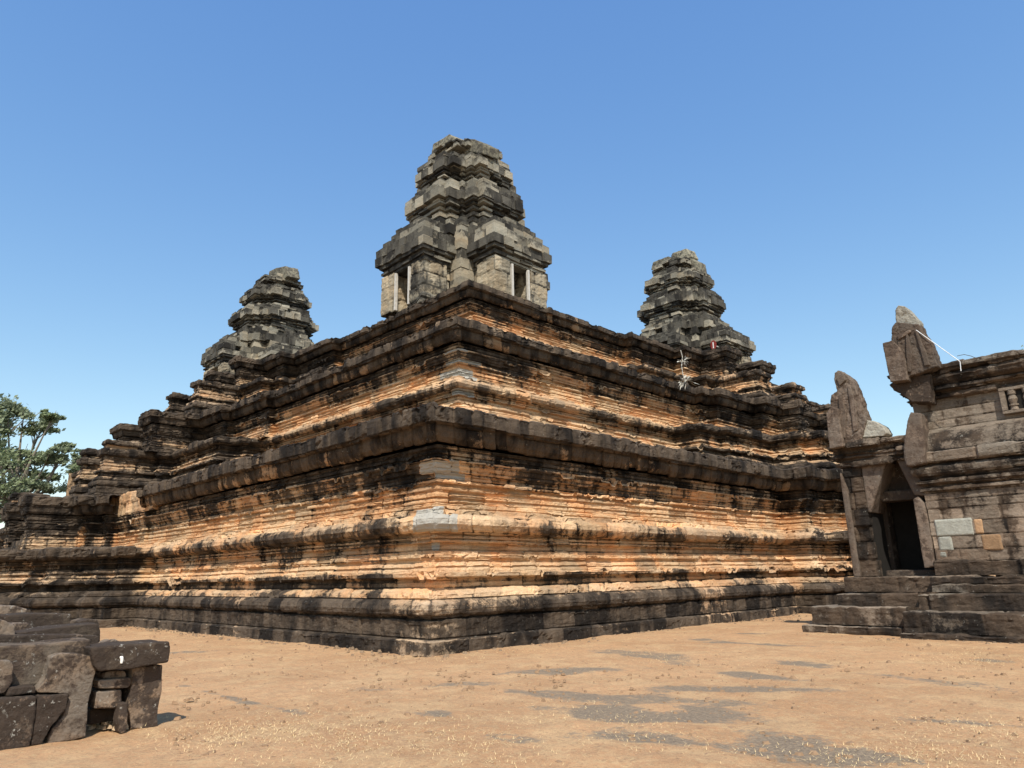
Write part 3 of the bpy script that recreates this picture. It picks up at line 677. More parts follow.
def prism(name, pts, dv, mat, parent=None, voxel=.035, amp=.035, size=.35, bev=.012):
    """outline (world points) pushed back along dv into a solid block, then worn"""
    bm = bmesh.new(); dv = Vector(dv)
    f = [bm.verts.new(p) for p in pts]; g = [bm.verts.new(Vector(p)+dv) for p in pts]; n = len(f)
    bm.faces.new(f); bm.faces.new(g[::-1])
    for i in range(n): bm.faces.new((f[i], g[i], g[(i+1) % n], f[(i+1) % n]))
    bmesh.ops.recalc_face_normals(bm, faces=bm.faces[:])
    if bev: bmesh.ops.bevel(bm, geom=bm.edges[:], offset=bev, segments=1, affect='EDGES')
    me = bpy.data.meshes.new(name); bm.to_mesh(me); bm.free()
    o = link(name, me, mat, parent)
    r = o.modifiers.new('r', 'REMESH'); r.mode = 'VOXEL'; r.voxel_size = voxel
    for k, (a, sz) in enumerate(((amp, size), (amp*.45, size*.28))):
        _texn[0] += 1; t = bpy.data.textures.new('t%d' % _texn[0], 'CLOUDS'); t.noise_scale = sz; t.noise_depth = 2
        d = o.modifiers.new('d%d' % k, 'DISPLACE'); d.texture = t; d.texture_coords = 'LOCAL'; d.strength = a*1.6; d.mid_level = .5
    return o
def cyl(bm, a, b, r, n=8, r2=None):
    a, b = Vector(a), Vector(b); d = b-a
    q = d.to_track_quat('Z', 'Y').to_matrix().to_4x4()
    bmesh.ops.create_cone(bm, cap_ends=True, segments=n, radius1=r, radius2=r if r2 is None else r2, depth=d.length, matrix=Matrix.Translation((a+b)/2)@q)

# ---------------------------------------------------------------- the stone hall on the right
def hall():
    root = empty('stone_hall', (-2, 22, 0)); tag(root, 'dark sandstone hall on stepped plinth at the right edge, with black doorway', 'hall')
    X0 = -5.65
    # plinth steps
    def step(x0, x1, y0, z0, z1, seed):
        pr = [(.03, 0, 1, .72, .25, .3), (0, .02, 0, .72, .25, .3), (0, z1-z0-.03, 0, .7, .3, .6), (.03, z1-z0, 0, .5, .3, .5), (.6, z1-z0+.01, 0, .5, .3, 0)]
        V, Q, C = sweep([(x0, 22), (x0, y0), (x1, y0)], pr, .055, .05, z0=z0, seed=seed, off=.018, ero=.04, chip=.07, blk=(.8, 1.9), zj=.01, streak=.5)
        link('plinth_step', mesh_from('plinth_step', V, Q, C), M_GATE, root)
    step(-6.3, 4, 18.62, -.05, .13, 1); step(-6.22, 4, 18.85, .12, .60, 2); step(-5.98, 4, 19.25, .59, .98, 3); step(-5.74, 4, 19.58, .97, 1.17, 4); step(-5.72, 4, 19.60, 1.17, 1.36, 14); step(-5.70, 4, 19.93, 1.35, 1.72, 5)
    step(-8.75, -6.2, 18.95, -.05, .22, 6); step(-8.5, -6.2, 19.08, .21, .66, 7); step(-7.95, -6.0, 19.45, .65, .98, 8); step(-7.85, -5.7, 19.80, .97, 1.36, 9)
    # aisle wall
    P = [(X0, 24), (X0, 20.02), (4, 20.02), (4, 24)]
    pr = [(0, 0, 1, .24, .5, 0)]
    for z in (.30, .62, .95, 1.28, 1.48, 1.66): pr += [(0, z-.005, 0, .25, .5, 0), (0, z, 1, .25, .5, 0)]
    pr += [(0, 1.72, 0, .4, .3, 0)]
    V, Q, C = sweep(P, pr, .05, .045, z0=1.68, seed=21, off=.012, ero=.018, chip=0, blk=(.38, .8), streak=.75, joint=.02)
    link('aisle_wall', mesh_from('aisle_wall', V, Q, C), M_GATE, root)
    pr = [(0, 0, 1, .6, .2, 0), (-.08, .02, 0, .6, .2, .3), (-.08, .08, 0, .6, .2, .3), (-.02, .10, 1, .7, .2, 0), (-.02, .15, 0, .7, .2, 0), (-.14, .18, 1, .6, .2, .4), (-.14, .26, 0, .6, .2, .4), (-.06, .28, 1, .75, .2, 0), (-.06, .34, 0, .75, .2, 0), (-.12, .36, 1, .62, .2, .4), (-.18, .44, 0, .6, .2, .2), (-.20, .56, 0, .6, .2, .2), (-.14, .62, 0, .65, .2, .2), (-.08, .65, 1, .75, .2, 0), (-.24, .69, 1, .5, .2, .3), (-.25, .93, 0, .5, .25, .3), (-.2, .96, 0, .5, .2, .3)]
    V, Q, C = sweep(P, pr, .055, .04, z0=3.39, seed=22, off=.012, ero=.03, chip=.06, blk=(.5, 1.1), streak=.6)
    link('aisle_cornice', mesh_from('aisle_cornice', V, Q, C), M_GATE, root)
    pr = [(-.18, 0, 1, .62, .3, .2), (-.17, .08, 0, .62, .3, .1), (-.10, .30, 0, .62, .3, 0), (.03, .48, 0, .6, .3, 0), (.20, .60, 0, .42, .3, 0), (.34, .64, 0, .5, .3, 0)]
    V, Q, C = sweep(P, pr, .06, .05, z0=4.35, seed=23, off=.006, ero=.018, chip=.02, blk=(1.4, 2.6), streak=.3, joint=.012)
    link('half_vault_roof', mesh_from('half_vault_roof', V, Q, C), M_GATE, root)
    P2 = [(X0-.02, 24), (X0-.02, 20.33), (4, 20.33), (4, 24)]
    pr = [(0, 0, 1, .28, .4, 0), (0, .22, 0, .28, .4, 0), (0, .225, 1, .28, .4, 0), (0, .48, 0, .28, .4, 0), (0, .485, 1, .28, .4, 0), (0, .78, 0, .35, .3, 0)]
    V, Q, C = sweep(P2, pr, .055, .045, z0=4.96, seed=24, off=.008, ero=.018, chip=0, blk=(.5, .9), streak=.5, joint=.018)
    link('nave_wall', mesh_from('nave_wall', V, Q, C), M_GATE, root)
    pr = [(0, 0, 1, .6, .3, 0), (-.10, .02, 0, .6, .3, .4), (-.11, .08, 0, .6, .3, .4), (-.03, .1, 1, .75, .2, 0), (-.04, .17, 0, .75, .2, 0), (-.2, .2, 1, .6, .3, .4), (-.22, .27, 0, .6, .3, .4), (-.14, .29, 1, .75, .2, .1), (-.3, .38, 0, .72, .2, .2), (-.36, .5, 0, .7, .2, .3), (-.30, .58, 0, .7, .2, .2), (-.2, .60, 1, .75, .2, 0), (-.38, .66, 1, .62, .2, .5), (-.4, .76, 0, .62, .2, .6), (-.28, .8, 0, .6, .2, .5), (.5, .82, 0, .6, .2, 0)]
    V, Q, C = sweep(P2, pr, .055, .045, z0=5.72, seed=25, off=.02, ero=.05, chip=.1, blk=(.5, 1.2), zj=.015, streak=.5)
    link('nave_cornice', mesh_from('nave_cornice', V, Q, C), M_GATE, root)
    for k, (u0, v0, u1, v1) in enumerate(((944, 362, 966, 372), (968, 359, 994, 368), (909, 371, 943, 378))):
        a, b = ony(u0, v0, 19.98), ony(u1, v1, 19.98)
        prism('roof_stone', [(a.x, 19.98, 6.40), (b.x, 19.98, 6.40), (b.x, 19.98, a.z), (a.x, 19.98, a.z-.04)], (0, .5, 0), M_BLOCKD, root, voxel=.03, amp=.03)
    capmesh('roof_top', [(X0, 20.4), (4, 20.4), (4, 24), (X0, 24)], 6.5, M_GATE, root)
    boxobj('inner_core', -5.45, 4, 20.62, 23.8, 1.4, 6.4, M_BLACK, root)
    # false window with balusters
    wn = boxobj('false_window', -3.62, -1.9, 20.25, 20.33, 5.14, 5.66, M_BLACK, root)  # black backing, painted as the shade between the balusters
    for (x0, x1, z0, z1) in ((-3.72, -1.8, 5.64, 5.72), (-3.72, -1.8, 5.08, 5.16), (-3.72, -3.60, 5.16, 5.64)):
        me = boxmesh('window_frame', x0, x1, 20.17, 20.335, z0, z1, .012); mask(me, .35, .3); link('window_frame', me, M_GATE, wn)
    for k in range(5):
        bm = bmesh.new(); x = -3.47+k*.3
        for z0, z1, r0, r1 in ((5.16, 5.26, .09, .07), (5.26, 5.30, .10, .10), (5.30, 5.42, .06, .10), (5.42, 5.54, .10, .06), (5.54, 5.64, .09, .09)): cyl(bm, (x, 20.25, z0), (x, 20.25, z1), r0, 12, r1)
        me = bpy.data.meshes.new('baluster'); bm.to_mesh(me); bm.free(); mask(me, .3, .3); link('baluster', me, M_GATE, wn)
    # porch to the left of the hall, with the corbelled door opening
    def xz(y, *a): return [Vector((x, y, z)) for x, z in a]
    pr = [(0, 0, 1, .52, .4, 0)]  # crust raised for the doorway return: black staining plus painted shade
    for z in (.45, .9, 1.3, 1.75, 2.2, 2.6): pr += [(0, z-.005, 0, .52, .4, .2), (0, z, 1, .52, .4, .2)]
    pr += [(0, 2.92, 0, .5, .3, 0)]
    V, Q, C = sweep([(-7.56, 21.9), (-7.56, 20.0), (-7.08, 20.0), (-7.08, 20.5)], pr, .05, .05, z0=1.34, seed=31, off=.02, ero=.04, blk=(.3, .7), streak=.7)
    link('porch_wall', mesh_from('porch_wall', V, Q, C), M_GATE, root)
    pr = [(0, 0, 1, .6, .3, 0), (-.06, .03, 0, .6, .3, .3), (-.08, .12, 0, .6, .3, .3), (0, .14, 1, .7, .2, 0), (0, .22, 0, .7, .2, 0), (-.12, .25, 1, .55, .3, .4), (-.14, .34, 0, .55, .3, .4), (-.06, .36, 1, .7, .2, 0), (-.06, .48, 0, .7, .2, 0), (-.2, .5, 1, .55, .3, .5), (-.22, .62, 0, .55, .3, .5), (-.1, .66, 0, .5, .3, .3), (.5, .68, 0, .5, .3, 0)]
    V, Q, C = sweep([(-7.62, 22), (-7.62, 20.0), (-5.6, 20.0)], pr, .05, .04, z0=4.22, seed=32, off=.03, ero=.05, chip=.12, blk=(.5, 1.0), zj=.02, streak=.5)
    link('porch_cornice', mesh_from('porch_cornice', V, Q, C), M_GATE, root)
    capmesh('porch_roof', [(-7.5, 20.2), (-5.6, 20.2), (-5.6, 22), (-7.5, 22)], 4.86, M_GATE, root)
    prism('corbel', xz(20.03, (-7.08, 4.28), (-7.08, 3.0), (-7.0, 3.0), (-6.5, 4.1), (-6.42, 4.28)), (0, .9, 0), M_FRAG, root, amp=.01)
    prism('corbel', xz(20.03, (-6.18, 4.28), (-6.10, 4.0), (-5.90, 3.35), (-5.60, 3.3), (-5.55, 4.28)), (0, .9, 0), M_FRAG, root, amp=.01)
    prism('door_jamb', xz(19.97, (-5.92, 1.55), (-5.68, 1.60), (-5.66, 2.4), (-5.68, 3.1), (-5.80, 3.30), (-5.92, 3.25), (-5.93, 2.4)), (0, .8, 0), M_FRAG, root, amp=.012)
    prism('door_jamb', xz(21.1, (-7.1, 1.36), (-6.95, 1.36), (-6.95, 3.4), (-7.1, 3.4)), (0, .4, 0), M_BLOCKD, root, amp=.01)
    prism('porch_pilaster', xz(19.9, (-7.62, 1.36), (-7.45, 1.36), (-7.47, 3.6), (-7.62, 4.2)), (0, .3, 0), M_FRAG, root, amp=.01)
    prism('lintel', xz(20.45, (-7.1, 3.28), (-5.75, 3.28), (-5.75, 3.55), (-7.1, 3.55)), (0, .5, 0), M_BLOCKD, root, amp=.02)
    prism('tympanum', xz(20.75, (-7.1, 3.5), (-5.72, 3.5), (-5.72, 4.5), (-7.1, 4.5)), (0, .3, 0), M_BLOCKD, root, amp=.02)
    prism('door_sill', xz(20.3, (-6.95, 1.35), (-5.75, 1.35), (-5.75, 1.52), (-6.95, 1.52)), (0, .7, 0), M_BLOCKD, root, amp=.02)
    boxobj('passage_shade_panel', -7.1, -5.7, 21.6, 21.7, 1.3, 4.3, M_BLACK, root)  # black sheet painted as the unlit depth of the passage
    boxobj('passage_side', -7.16, -7.07, 20.3, 21.7, 1.3, 4.3, M_BLACK, root)  # sides coloured black too, as painted shade
    boxobj('passage_side', -5.72, -5.67, 20.9, 21.7, 1.3, 4.3, M_BLACK, root)
    # repairs and odd blocks in the aisle wall
    for nm, mt, (x0, x1, z0, z1) in (('repair_stone', M_NEW, (-5.54, -4.72, 2.30, 2.70)), ('repair_stone', M_NEW, (-5.52, -5.22, 1.95, 2.29)), ('repair_stone', M_NEW, (-5.53, -5.38, 1.80, 1.94)), ('orange_block', M_ORB, (-4.60, -4.20, 1.93, 2.29)), ('orange_block', M_ORB, (-4.70, -4.52, 2.32, 2.66))):
        prism(nm, xz(19.985, (x0, z0), (x1, z0), (x1, z1), (x0, z1)), (0, .2, 0), mt, root, voxel=.03, amp=.008, bev=.015)
    p = [(904, 440), (907, 421), (910, 412), (921, 413), (922, 425), (925, 440), (926, 463), (906, 467), (903, 452)]
    prism('gable_end_slab', [ony(u, v, 19.68) for u, v in p], (0, .55, 0), M_FRAG, root, amp=.015)
    p = [(890, 380), (910, 376), (930, 374), (930, 402), (912, 402), (904, 396), (896, 390)]
    prism('corner_bracket', [ony(u, v, 19.8) for u, v in p], (0, .6, 0), M_BLOCKD, root, voxel=.022, amp=.025)
    return root
hall()
def thing(name, label, cat, loc, group=None):
    o = empty(name, loc); return tag(o, label, cat, group)
t = thing('pediment_fragment', 'tall leaning carved pediment fragment with whitish tip, standing on the roof edge of the hall', 'stone carving', (-5.4, 20, 6.4))
prism('carved_body', [ony(u, v, 19.62) for u, v in ((905, 378), (893, 350), (890.5, 338), (892, 327), (895, 322), (919, 324), (922, 332), (930, 342), (938, 366), (925, 371))], (0, .5, 0), M_FRAG, t, voxel=.02, amp=.04, size=.22)
prism('pale_tip', [ony(u, v, 19.66) for u, v in ((896, 326), (895, 310), (898, 305), (905, 306), (912, 313), (919, 321), (920, 330), (908, 328))], (0, .38, 0), M_FRAGW, t, voxel=.02, amp=.025, size=.2)
prism('side_slab', [ony(u, v, 19.5) for u, v in ((882, 343), (892, 340), (900, 348), (905, 360), (908, 380), (890, 382))], (0, .3, 0), M_FRAG, t, voxel=.02, amp=.02, size=.2)
t = thing('pediment_fragment', 'lower leaning pediment fragment beside the doorway roof, next to a pale squat stone', 'stone carving', (-7.2, 20, 4.9))
prism('carved_body', [ony(u, v, 19.75) for u, v in ((838, 446), (836, 418), (830.5, 405), (831, 395), (837, 391), (834, 380), (834.5, 373), (838, 370.5), (846, 374), (853, 382), (860, 400), (866, 421), (862, 442))], (0, .45, 0), M_FRAG, t, voxel=.02, amp=.04, size=.22)
prism('side_slab', [ony(u, v, 19.6) for u, v in ((826, 413), (831, 406), (838, 409), (843, 446), (829, 449))], (0, .3, 0), M_FRAG, t, voxel=.02, amp=.02, size=.2)
tag(prism('squat_stone', [ony(u, v, 19.8) for u, v in ((856, 438), (855, 424), (864, 420), (874, 421), (883, 426), (887, 433), (884, 436))], (0, .5, 0), M_FRAGW, None, voxel=.02, amp=.025, size=.2), 'squat rounded stone with white lichen on the low roof beside the doorway', 'stone')
bm = bmesh.new(); a, b = ony(916, 330, 19.6), ony(960, 361.5, 19.56); cyl(bm, a, b, .009); cyl(bm, b, ony(961, 371, 19.56), .009)
me = bpy.data.meshes.new('brace_rod'); bm.to_mesh(me); bm.free(); tag(link('brace_rod', me, M_GALV), 'thin white metal rod bracing the leaning fragment on the roof', 'rod')
bm = bmesh.new(); pp = [ony(u, v, 20.0) for u, v in ((957, 356), (964, 354.5), (971, 356), (978, 359), (984, 361))]
for i in range(4): cyl(bm, pp[i], pp[i+1], .007, 6)
me = bpy.data.meshes.new('loose_wire'); bm.to_mesh(me); bm.free(); tag(link('loose_wire', me, M_WOOD), 'thin dark wire looping above the roof stones of the hall', 'wire')

# ---------------------------------------------------------------- pile of fallen blocks, lower left
def C(u, v): return (u/3.938, 590+v/3.938)
def rock(lbl, pts, x, depth, mat=None, name='stone_block', amp=.03, group='fallen stone blocks in the pile'):
    P = []
    for u, v in pts:
        q = C(u, v); P.append(onx(q[0], q[1], x))
    o = prism(name, P, (-depth, -depth*.05, 0), mat or M_BLOCK, None, voxel=.016, amp=amp*.5, size=.22, bev=.008)
    return tag(o, lbl, 'stone block', group)
rock('upright slab with ridged brown face at the right end of the stone pile', [(525, 302), (560, 300), (640, 296), (638, 400), (622, 500), (622, 545), (512, 548), (508, 450), (516, 400)], -9.1, .34)
cs = rock('long capstone with a small white mark, lying across the right end of the pile', [(358, 226), (520, 212), (668, 203), (674, 240), (664, 285), (560, 303), (520, 312), (398, 322), (372, 300)], -8.98, .52, M_BLOCKD)
mk_ = prism('white_mark', [onx(*C(u, v), -8.965) for u, v in ((472, 262), (486, 260), (488, 275), (482, 292), (474, 290), (476, 276))], (-.03, 0, 0), M_WHITE, cs, voxel=.01, amp=.004, bev=.003)
rock('smallest tan stone directly under the capstone', [(400, 326), (440, 318), (492, 317), (500, 335), (492, 346), (402, 350)], -9.16, .3, amp=.02)
rock('flat tan stone, second under the capstone', [(386, 354), (450, 349), (516, 344), (518, 372), (506, 386), (390, 390)], -9.1, .35, amp=.02)
rock('squarish brown stone, third under the capstone', [(376, 400), (430, 395), (482, 391), (480, 455), (470, 466), (374, 468)], -9.12, .35, amp=.02)
rock('narrow upright sliver stone leaning beside the upright slab', [(476, 448), (505, 443), (503, 520), (499, 562), (472, 566), (464, 520)], -9.02, .16, amp=.018)
rock('dark stone deep in the gap at the foot of the pile', [(355, 470), (470, 466), (468, 515), (352, 530)], -9.35, .4, M_BLOCKD)
rock('dark filler stone behind the small stones under the capstone', [(480, 320), (530, 318), (520, 470), (480, 500), (350, 480), (380, 330)], -9.55, .5, M_BLOCKD)
rock('big lichen spotted slab leaning in the middle of the pile', [(206, 262), (240, 250), (300, 250), (360, 262), (384, 292), (366, 360), (352, 440), (338, 580), (182, 612), (200, 550), (244, 500), (276, 412), (146, 404), (186, 350)], -9.05, .4, amp=.035)
rock('dark lichen covered stone left of the leaning slab', [(150, 416), (272, 408), (262, 470), (206, 536), (170, 600), (162, 612), (120, 614), (134, 520)], -9.0, .4, M_BLOCKD)
rock('dark square block at the bottom left corner of the picture', [(-40, 432), (60, 424), (146, 416), (136, 520), (118, 620), (40, 636), (-40, 642)], -8.98, .6, M_BLOCKD)
rock('long reddish block with bright top, lying above the lichen covered stones', [(-60, 222), (180, 212), (362, 192), (360, 232), (340, 262), (206, 262), (176, 372), (40, 384), (-60, 392)], -9.25, .62)
rock('pale spotted stone at the left edge of the pile', [(-40, 276), (40, 278), (56, 296), (50, 362), (20, 404), (-40, 416)], -9.1, .3)
rock('thin dark slab wedged under the long reddish block', [(40, 384), (140, 376), (142, 406), (26, 420)], -9.08, .4, M_BLOCKD)
rock('long grey beam behind the capstone, reaching to the left', [(60, 168), (220, 148), (388, 130), (398, 160), (396, 214), (366, 218), (362, 190), (60, 196)], -9.95, .5, M_BLOCKD)
rock('flat dark beam at the back of the pile', [(24, 98), (150, 92), (284, 94), (286, 138), (150, 158), (110, 140), (26, 130)], -10.9, .5, M_BLOCKD)
rock('grey boulder at the left edge behind the long beam', [(-40, 112), (20, 118), (60, 140), (62, 188), (-40, 196)], -9.9, .5)
rock('rounded grey stone between the two back beams', [(52, 132), (110, 130), (132, 148), (128, 166), (60, 170)], -10.3, .4)
rock('small dark stone at the far right back of the pile', [(312, 122), (350, 112), (384, 116), (392, 134), (390, 158), (310, 150)], -10.4, .35, M_BLOCKD)
rock('pointed grey stone peeping over the capstone', [(398, 222), (430, 204), (450, 195), (470, 202), (492, 222)], -9.5, .3)
rock('brown rubble stone behind the top left of the pile', [(-40, 60), (60, 62), (110, 76), (100, 98), (-40, 100)], -11.6, .5)

# rubble and dry straw at the foot of the pile, pebbles on the sand
def scatter(name, n, fn, mat, kind='stuff', seed=0):
    rng = random.Random(seed); V = []; F = []
    for _ in range(n):
        r = fn(rng)
        if r is None: continue
        (x, y, z), s, flat = r
        ang = rng.uniform(0, 6.28); b = len(V); k = 5
        ht = s*flat
        for j in range(k):
            a = ang+j*6.283/k; q = s*rng.uniform(.7, 1.2); V.append((x+q*math.cos(a), y+q*math.sin(a), z-.01))
        for j in range(k):
            a = ang+j*6.283/k; q = s*rng.uniform(.35, .7); V.append((x+q*math.cos(a), y+q*math.sin(a), z+ht*rng.uniform(.7, 1.2)))
        for j in range(k): F.append((b+j, b+(j+1) % k, b+k+(j+1) % k, b+k+j))
        F.append(tuple(b+k+j for j in range(k)))
    me = bpy.data.meshes.new(name); me.from_pydata(V, [], F); me.update()
    return tag(link(name, me, mat), kind=kind)
def onsand(rng):
    for _ in range(20):
        u, v = rng.uniform(0, 1024), 618+150*rng.random()**1.3
        x, y = gpx(u, v)
        if x < XE-.1 and y > YS-.1: continue
        if u < 175 and v > 600 and x > -12: continue
        return x, y
    return None
def peb(rng):
    p = onsand(rng)
    if not p: return None
    return (p[0], p[1], .0), rng.choice((.012, .018, .025, .03, .05))*rng.uniform(.7, 1.3), .5
M_PEB = flatmat('pebble', (.27, .175, .105), .95, 3, .5)
scatter('pebbles', 1700, peb, M_PEB, seed=3)
def rub(rng):
    u, v = rng.uniform(86, 125), rng.uniform(716, 733); x, y = gpx(u, v)
    return (x-.08, y+.05, rng.uniform(0, .07)), rng.uniform(.02, .05), .8
scatter('rubble', 160, rub, flatmat('pale_rubble', (.42, .31, .20), .95, 9, .4), seed=5)
def straw():
    rng = random.Random(9); V = []; F = []
    cl = []
    for _ in range(520):
        p = onsand(rng)
        if p: cl.append(p)
    for (x, y) in cl:
        f = vn(np.array([[x*.5, y*.5, 3.]]), 77)[0]
        if f < .56: continue
        for _ in range(int(25+90*(f-.56)*2)):
            a = rng.uniform(0, 6.28); l = rng.uniform(.015, .05); q = rng.gauss(0, .28), rng.gauss(0, .28)
            px_, py_ = x+q[0], y+q[1]; w = .003; dx, dy = math.cos(a)*l, math.sin(a)*l; z0 = rng.uniform(.01, .03); z1 = z0+rng.uniform(0, .03)
            b = len(V); V += [(px_-dy*w/l, py_+dx*w/l, z0), (px_+dy*w/l, py_-dx*w/l, z0), (px_+dx, py_+dy, z1)]; F.append((b, b+1, b+2))
    me = bpy.data.meshes.new('dry_straw'); me.from_pydata(V, [], F); me.update()
    tag(link('dry_straw', me, flatmat('dry_straw', (.66, .50, .27), .9, 2, .3)), kind='stuff')
straw()

# ---------------------------------------------------------------- pale dead plant on the right hand cornices, red mark on the far tower
def deadplant():
    rng = random.Random(4); root = thing('dried_plant', 'pale dried plant hanging over the middle cornice left of the right tower', 'plant', (-17, 27.2, 10))
    pts = [(680.5, 350), (682.5, 357), (681.5, 366), (683, 375), (685.5, 382)]
    P = [onx(u, v, -16.9) for u, v in pts]
    bm = bmesh.new()
    for i in range(4): cyl(bm, P[i], P[i+1], .02, 6, .018)
    me = bpy.data.meshes.new('stem'); bm.to_mesh(me); bm.free(); link('stem', me, M_STRAW, root)
    for (u, v, n, sp) in ((684, 360, 26, .22), (680, 360.5, 8, .14), (686, 380, 40, .26), (681.5, 381, 20, .2)):
        bm = bmesh.new(); c = onx(u, v, -16.8)
        for _ in range(n):
            d = Vector((rng.gauss(0, 1), rng.gauss(0, 1), rng.gauss(-.5, 1)))*sp*.75; a = c+d*.3; b = c+d; w = d.cross(Vector((rng.random(), rng.random(), rng.random()))).normalized()*.035
            bm.faces.new([bm.verts.new(a), bm.verts.new((a+b)/2+w), bm.verts.new(b), bm.verts.new((a+b)/2-w)])
        me = bpy.data.meshes.new('leaf_tuft'); bm.to_mesh(me); bm.free(); link('leaf_tuft', me, M_STRAW, root)
deadplant()

# ---------------------------------------------------------------- trees
def leafmat():
    m, nt, b = newmat('foliage', .7, .3)
    n = noise(nt, .5, 3); n2 = noise(nt, 3, 3)
    c = mixc(nt, sms(nt, n, .4, .62), (.21, .25, .15), (.16, .21, .07))
    c = mixc(nt, mth(nt, 'MULTIPLY', n2, .8), c, (.29, .33, .22)); nt.links.new(c, b.inputs['Base Color'])
    tr = node(nt, 'ShaderNodeBsdfTranslucent'); nt.links.new(c, tr.inputs[0]); ms = node(nt, 'ShaderNodeMixShader'); ms.inputs[0].default_value = .3
    out = nt.nodes['Material Output']; nt.links.new(b.outputs[0], ms.inputs[1]); nt.links.new(tr.outputs[0], ms.inputs[2]); nt.links.new(ms.outputs[0], out.inputs[0])
    return m
M_LEAF = leafmat(); M_BARK = flatmat('bark', (.22, .19, .15), .9, 5, .4)
def tree(label, base, H, clumps, seed, leaf=.3, per=170, group=None):
    rng = random.Random(seed); root = thing('broadleaf_tree', label, 'tree', base, group)
    B = Vector(base); bm = bmesh.new(); fork = B+Vector((0, 0, H*.45))
    cyl(bm, B, fork, H*.03, 10, H*.02)
    V = []; F = []
    for (dx, dy, dz, r) in clumps:
        c = B+Vector((dx, dy, dz)); mid = fork.lerp(c, .5)+Vector((rng.gauss(0, .5), rng.gauss(0, .5), -.4))
        cyl(bm, fork, mid, H*.012, 6, H*.007); cyl(bm, mid, c, H*.007, 6, H*.002)
        for k in range(4):
            e = c+Vector((rng.gauss(0, 1), rng.gauss(0, 1), rng.gauss(0, .7)))*r*.8; cyl(bm, mid.lerp(c, .7), e, H*.003, 5, H*.001)
        subs = [(c+Vector((rng.gauss(0, 1), rng.gauss(0, 1), rng.gauss(0, .6)))*r*.62, rng.uniform(.25, .5)*r) for _ in range(9)]
        for sc_, sr in subs:
            for _ in range(int(per/9*3.8)):
                p = sc_+Vector((rng.gauss(0, 1), rng.gauss(0, 1), rng.gauss(0, .45)))*sr*.75
                n = Vector((rng.gauss(0, 1), rng.gauss(0, 1), rng.gauss(.6, 1))).normalized(); a = n.orthogonal().normalized()*leaf*rng.uniform(.25, .6); b = n.cross(a)*.5
                q = len(V); V += [p-a, p+b, p+a, p-b]; F.append((q, q+1, q+2, q+3))
    me = bpy.data.meshes.new('trunk'); bm.to_mesh(me); bm.free(); link('trunk', me, M_BARK, root)
    me = bpy.data.meshes.new('crown'); me.from_pydata([v[:] for v in V], [], F); me.update(); link('crown', me, M_LEAF, root)
def at(u, v, D):
    d = ray(u, v); s = D/math.hypot(d.x, d.y); return Vector((d.x*s, d.y*s, 1.55+d.z*s))
def treepx(label, ub, D, pts, seed, leaf, per=170, H=None):
    b = at(ub, 560, D); base = Vector((b.x, b.y, 0)); cl = []
    rr = random.Random(seed)
    for u, v, rpx in pts:
        p = at(u, v, D+rr.uniform(-3, 3)); cl.append((p.x-base.x, p.y-base.y, p.z, rpx*D/715))
    tree(label, base, H or max(c[2] for c in cl), cl, seed, leaf, per)
treepx('grey green broadleaf tree rising at the left edge behind the temple', 4, 72,
       [(8, 418, 12), (24, 412, 10), (-8, 425, 16), (2, 440, 13), (-20, 410, 18), (44, 424, 8), (53, 416, 6), (36, 430, 6), (20, 455, 12), (36, 462, 11), (50, 455, 8), (66, 446, 4), (60, 460, 5), (8, 470, 13), (0, 506, 13), (-16, 512, 14), (12, 512, 10), (26, 508, 8), (28, 478, 12), (46, 474, 8), (-12, 460, 18), (4, 492, 15), (24, 494, 10), (-16, 490, 18), (42, 488, 6), (-30, 440, 20), (-38, 475, 20)], 11, .42)
treepx('green tree top just showing behind the left stair pedestals', 84, 80, [(78, 456, 6), (84, 462, 8), (92, 470, 8), (74, 470, 7), (70, 485, 9), (86, 486, 9)], 12, .4, 120)
treepx('dark green tree barely peeping over the hall roof at the right edge', 1052, 70, [(1027, 352, 5), (1032, 362, 8), (1045, 350, 12), (1060, 345, 16), (1050, 370, 12), (1070, 370, 16)], 13, .35, 140)

rock('dark rubble filling behind the long reddish block', [(-40, 178), (60, 176), (300, 176), (390, 180), (396, 230), (200, 230), (-40, 236)], -9.75, .4, M_BLOCKD)
# red mark with a pale bar on the far right tower
c_ = ony(713.5, 345, 44.2); t = thing('warning_sign', 'small round red sign with a pale vertical bar, on the right tower', 'sign', c_)
bm = bmesh.new(); bmesh.ops.create_cone(bm, cap_ends=True, segments=20, radius1=.26, radius2=.26, depth=.03, matrix=Matrix.Translation(c_)@Matrix.Rotation(math.pi/2, 4, 'X')@Matrix.Diagonal((.9, 1.35, 1, 1)))
me = bpy.data.meshes.new('disc'); bm.to_mesh(me); bm.free(); link('disc', me, M_RED, t)
boxobj('bar', c_.x-.04, c_.x+.03, 44.165, 44.18, c_.z-.24, c_.z+.20, M_WHITE, t)
boxobj('back_rod', c_.x-.02, c_.x+.02, 44.215, 45.1, c_.z-.02, c_.z+.02, M_GALV, t)
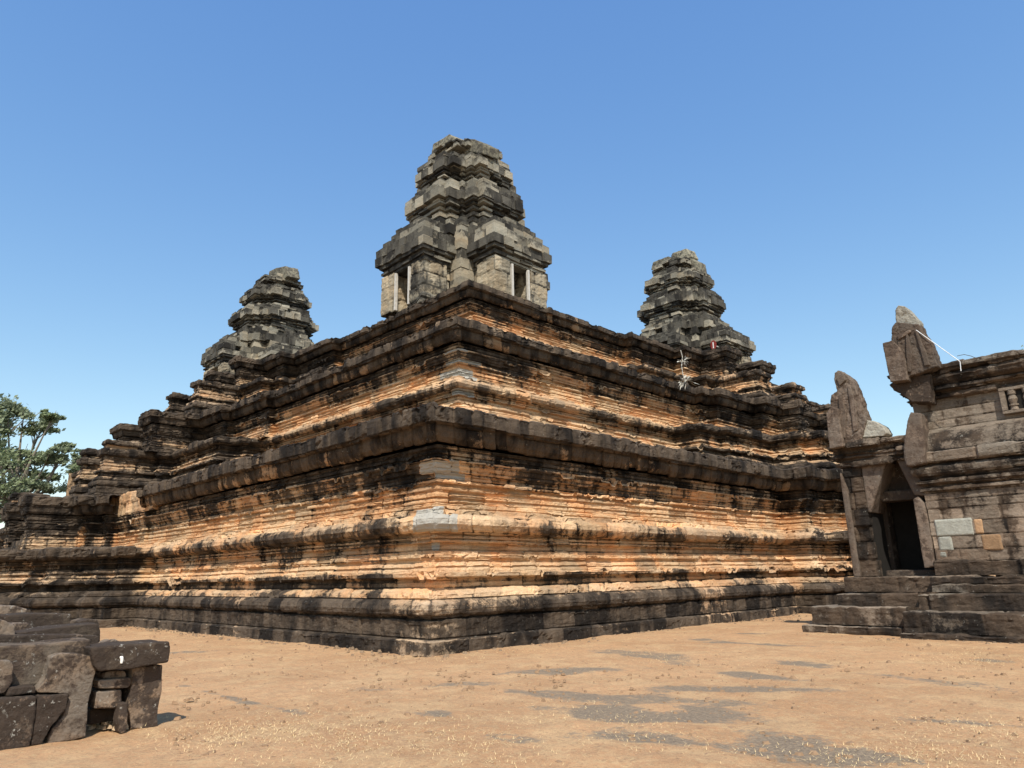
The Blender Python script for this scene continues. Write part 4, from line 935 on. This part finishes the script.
# loose crown blocks on the towers
TW = [o for o in bpy.data.objects if o.name.startswith('temple_tower')]
M_CROWN = stonemat('crown_stone', (.24, .225, .17), (.28, .25, .18), (.035, .033, .028), (.12, .11, .09), .5, .6)
for tw, y, polys in ((TW[0], 23.2, [[(431, 156), (433, 144), (441, 139), (449, 134), (458, 139), (457, 150), (446, 157)], [(462, 150), (464, 138), (474, 139), (484, 144), (483, 154)]]),
                     (TW[1], 24.0, [[(268, 282), (269, 271), (276, 268), (285, 266), (287, 276), (280, 284)]]),
                     (TW[2], 46.2, [[(651, 270), (653, 262), (668, 256), (672, 264), (664, 272)], [(670, 262), (672, 253), (686, 248.5), (690, 256), (686, 266)], [(689, 266), (690, 258), (697, 262), (699, 272)]])):
    for p in polys: prism('crown_block', [ony(u, v, y) for u, v in p], (.1, 1.1, .05), M_CROWN, tw, voxel=.045, amp=.04, size=.4)

# carved ridges on the two leaning fragments
FR = [o for o in bpy.data.objects if o.name.startswith('pediment_fragment')]
for k, (pts, y) in enumerate((([(897, 342), (899, 341), (903, 358), (902, 374), (899, 374)], 19.57), ([(905, 332), (907, 331), (912, 352), (911, 372), (907, 372)], 19.57), ([(914, 330), (917, 331), (926, 352), (930, 365), (924, 366), (920, 350)], 19.57), ([(896, 336), (910, 329), (911, 332), (898, 340)], 19.57))):
    prism('carved_ridge', [ony(u, v, y) for u, v in pts], (0, .12, 0), M_FRAG, FR[0], voxel=.016, amp=.012)
for pts in ([(838, 398), (841, 394), (846, 412), (845, 438), (841, 438)], [(847, 386), (850, 385), (856, 405), (858, 430), (853, 432), (850, 408)], [(836, 378), (843, 374), (846, 380), (839, 386)]):
    prism('carved_ridge', [ony(u, v, 19.70) for u, v in pts], (0, .12, 0), M_FRAG, FR[1], voxel=.016, amp=.012)
# small stones and dust that gathered along the foot of the terrace and of the hall
def footdeb(rng):
    r = rng.random()
    if r < .42: x, y = rng.uniform(-33, XE), YS-abs(rng.gauss(0, .38))-.02
    elif r < .84: x, y = XE+abs(rng.gauss(0, .38))+.02, rng.uniform(YS, 30)
    else: x, y = rng.uniform(-9, -3), 18.55-abs(rng.gauss(0, .2))
    return (x, y, 0), rng.choice((.012, .02, .03, .05))*rng.uniform(.7, 1.4), .6
scatter('fallen_chips', 520, footdeb, flatmat('stone_chips', (.22, .155, .10), .95, 4, .5), seed=21)
def looserock(rng):
    p = onsand(rng); return (p[0], p[1], 0), rng.uniform(.04, .09), .45
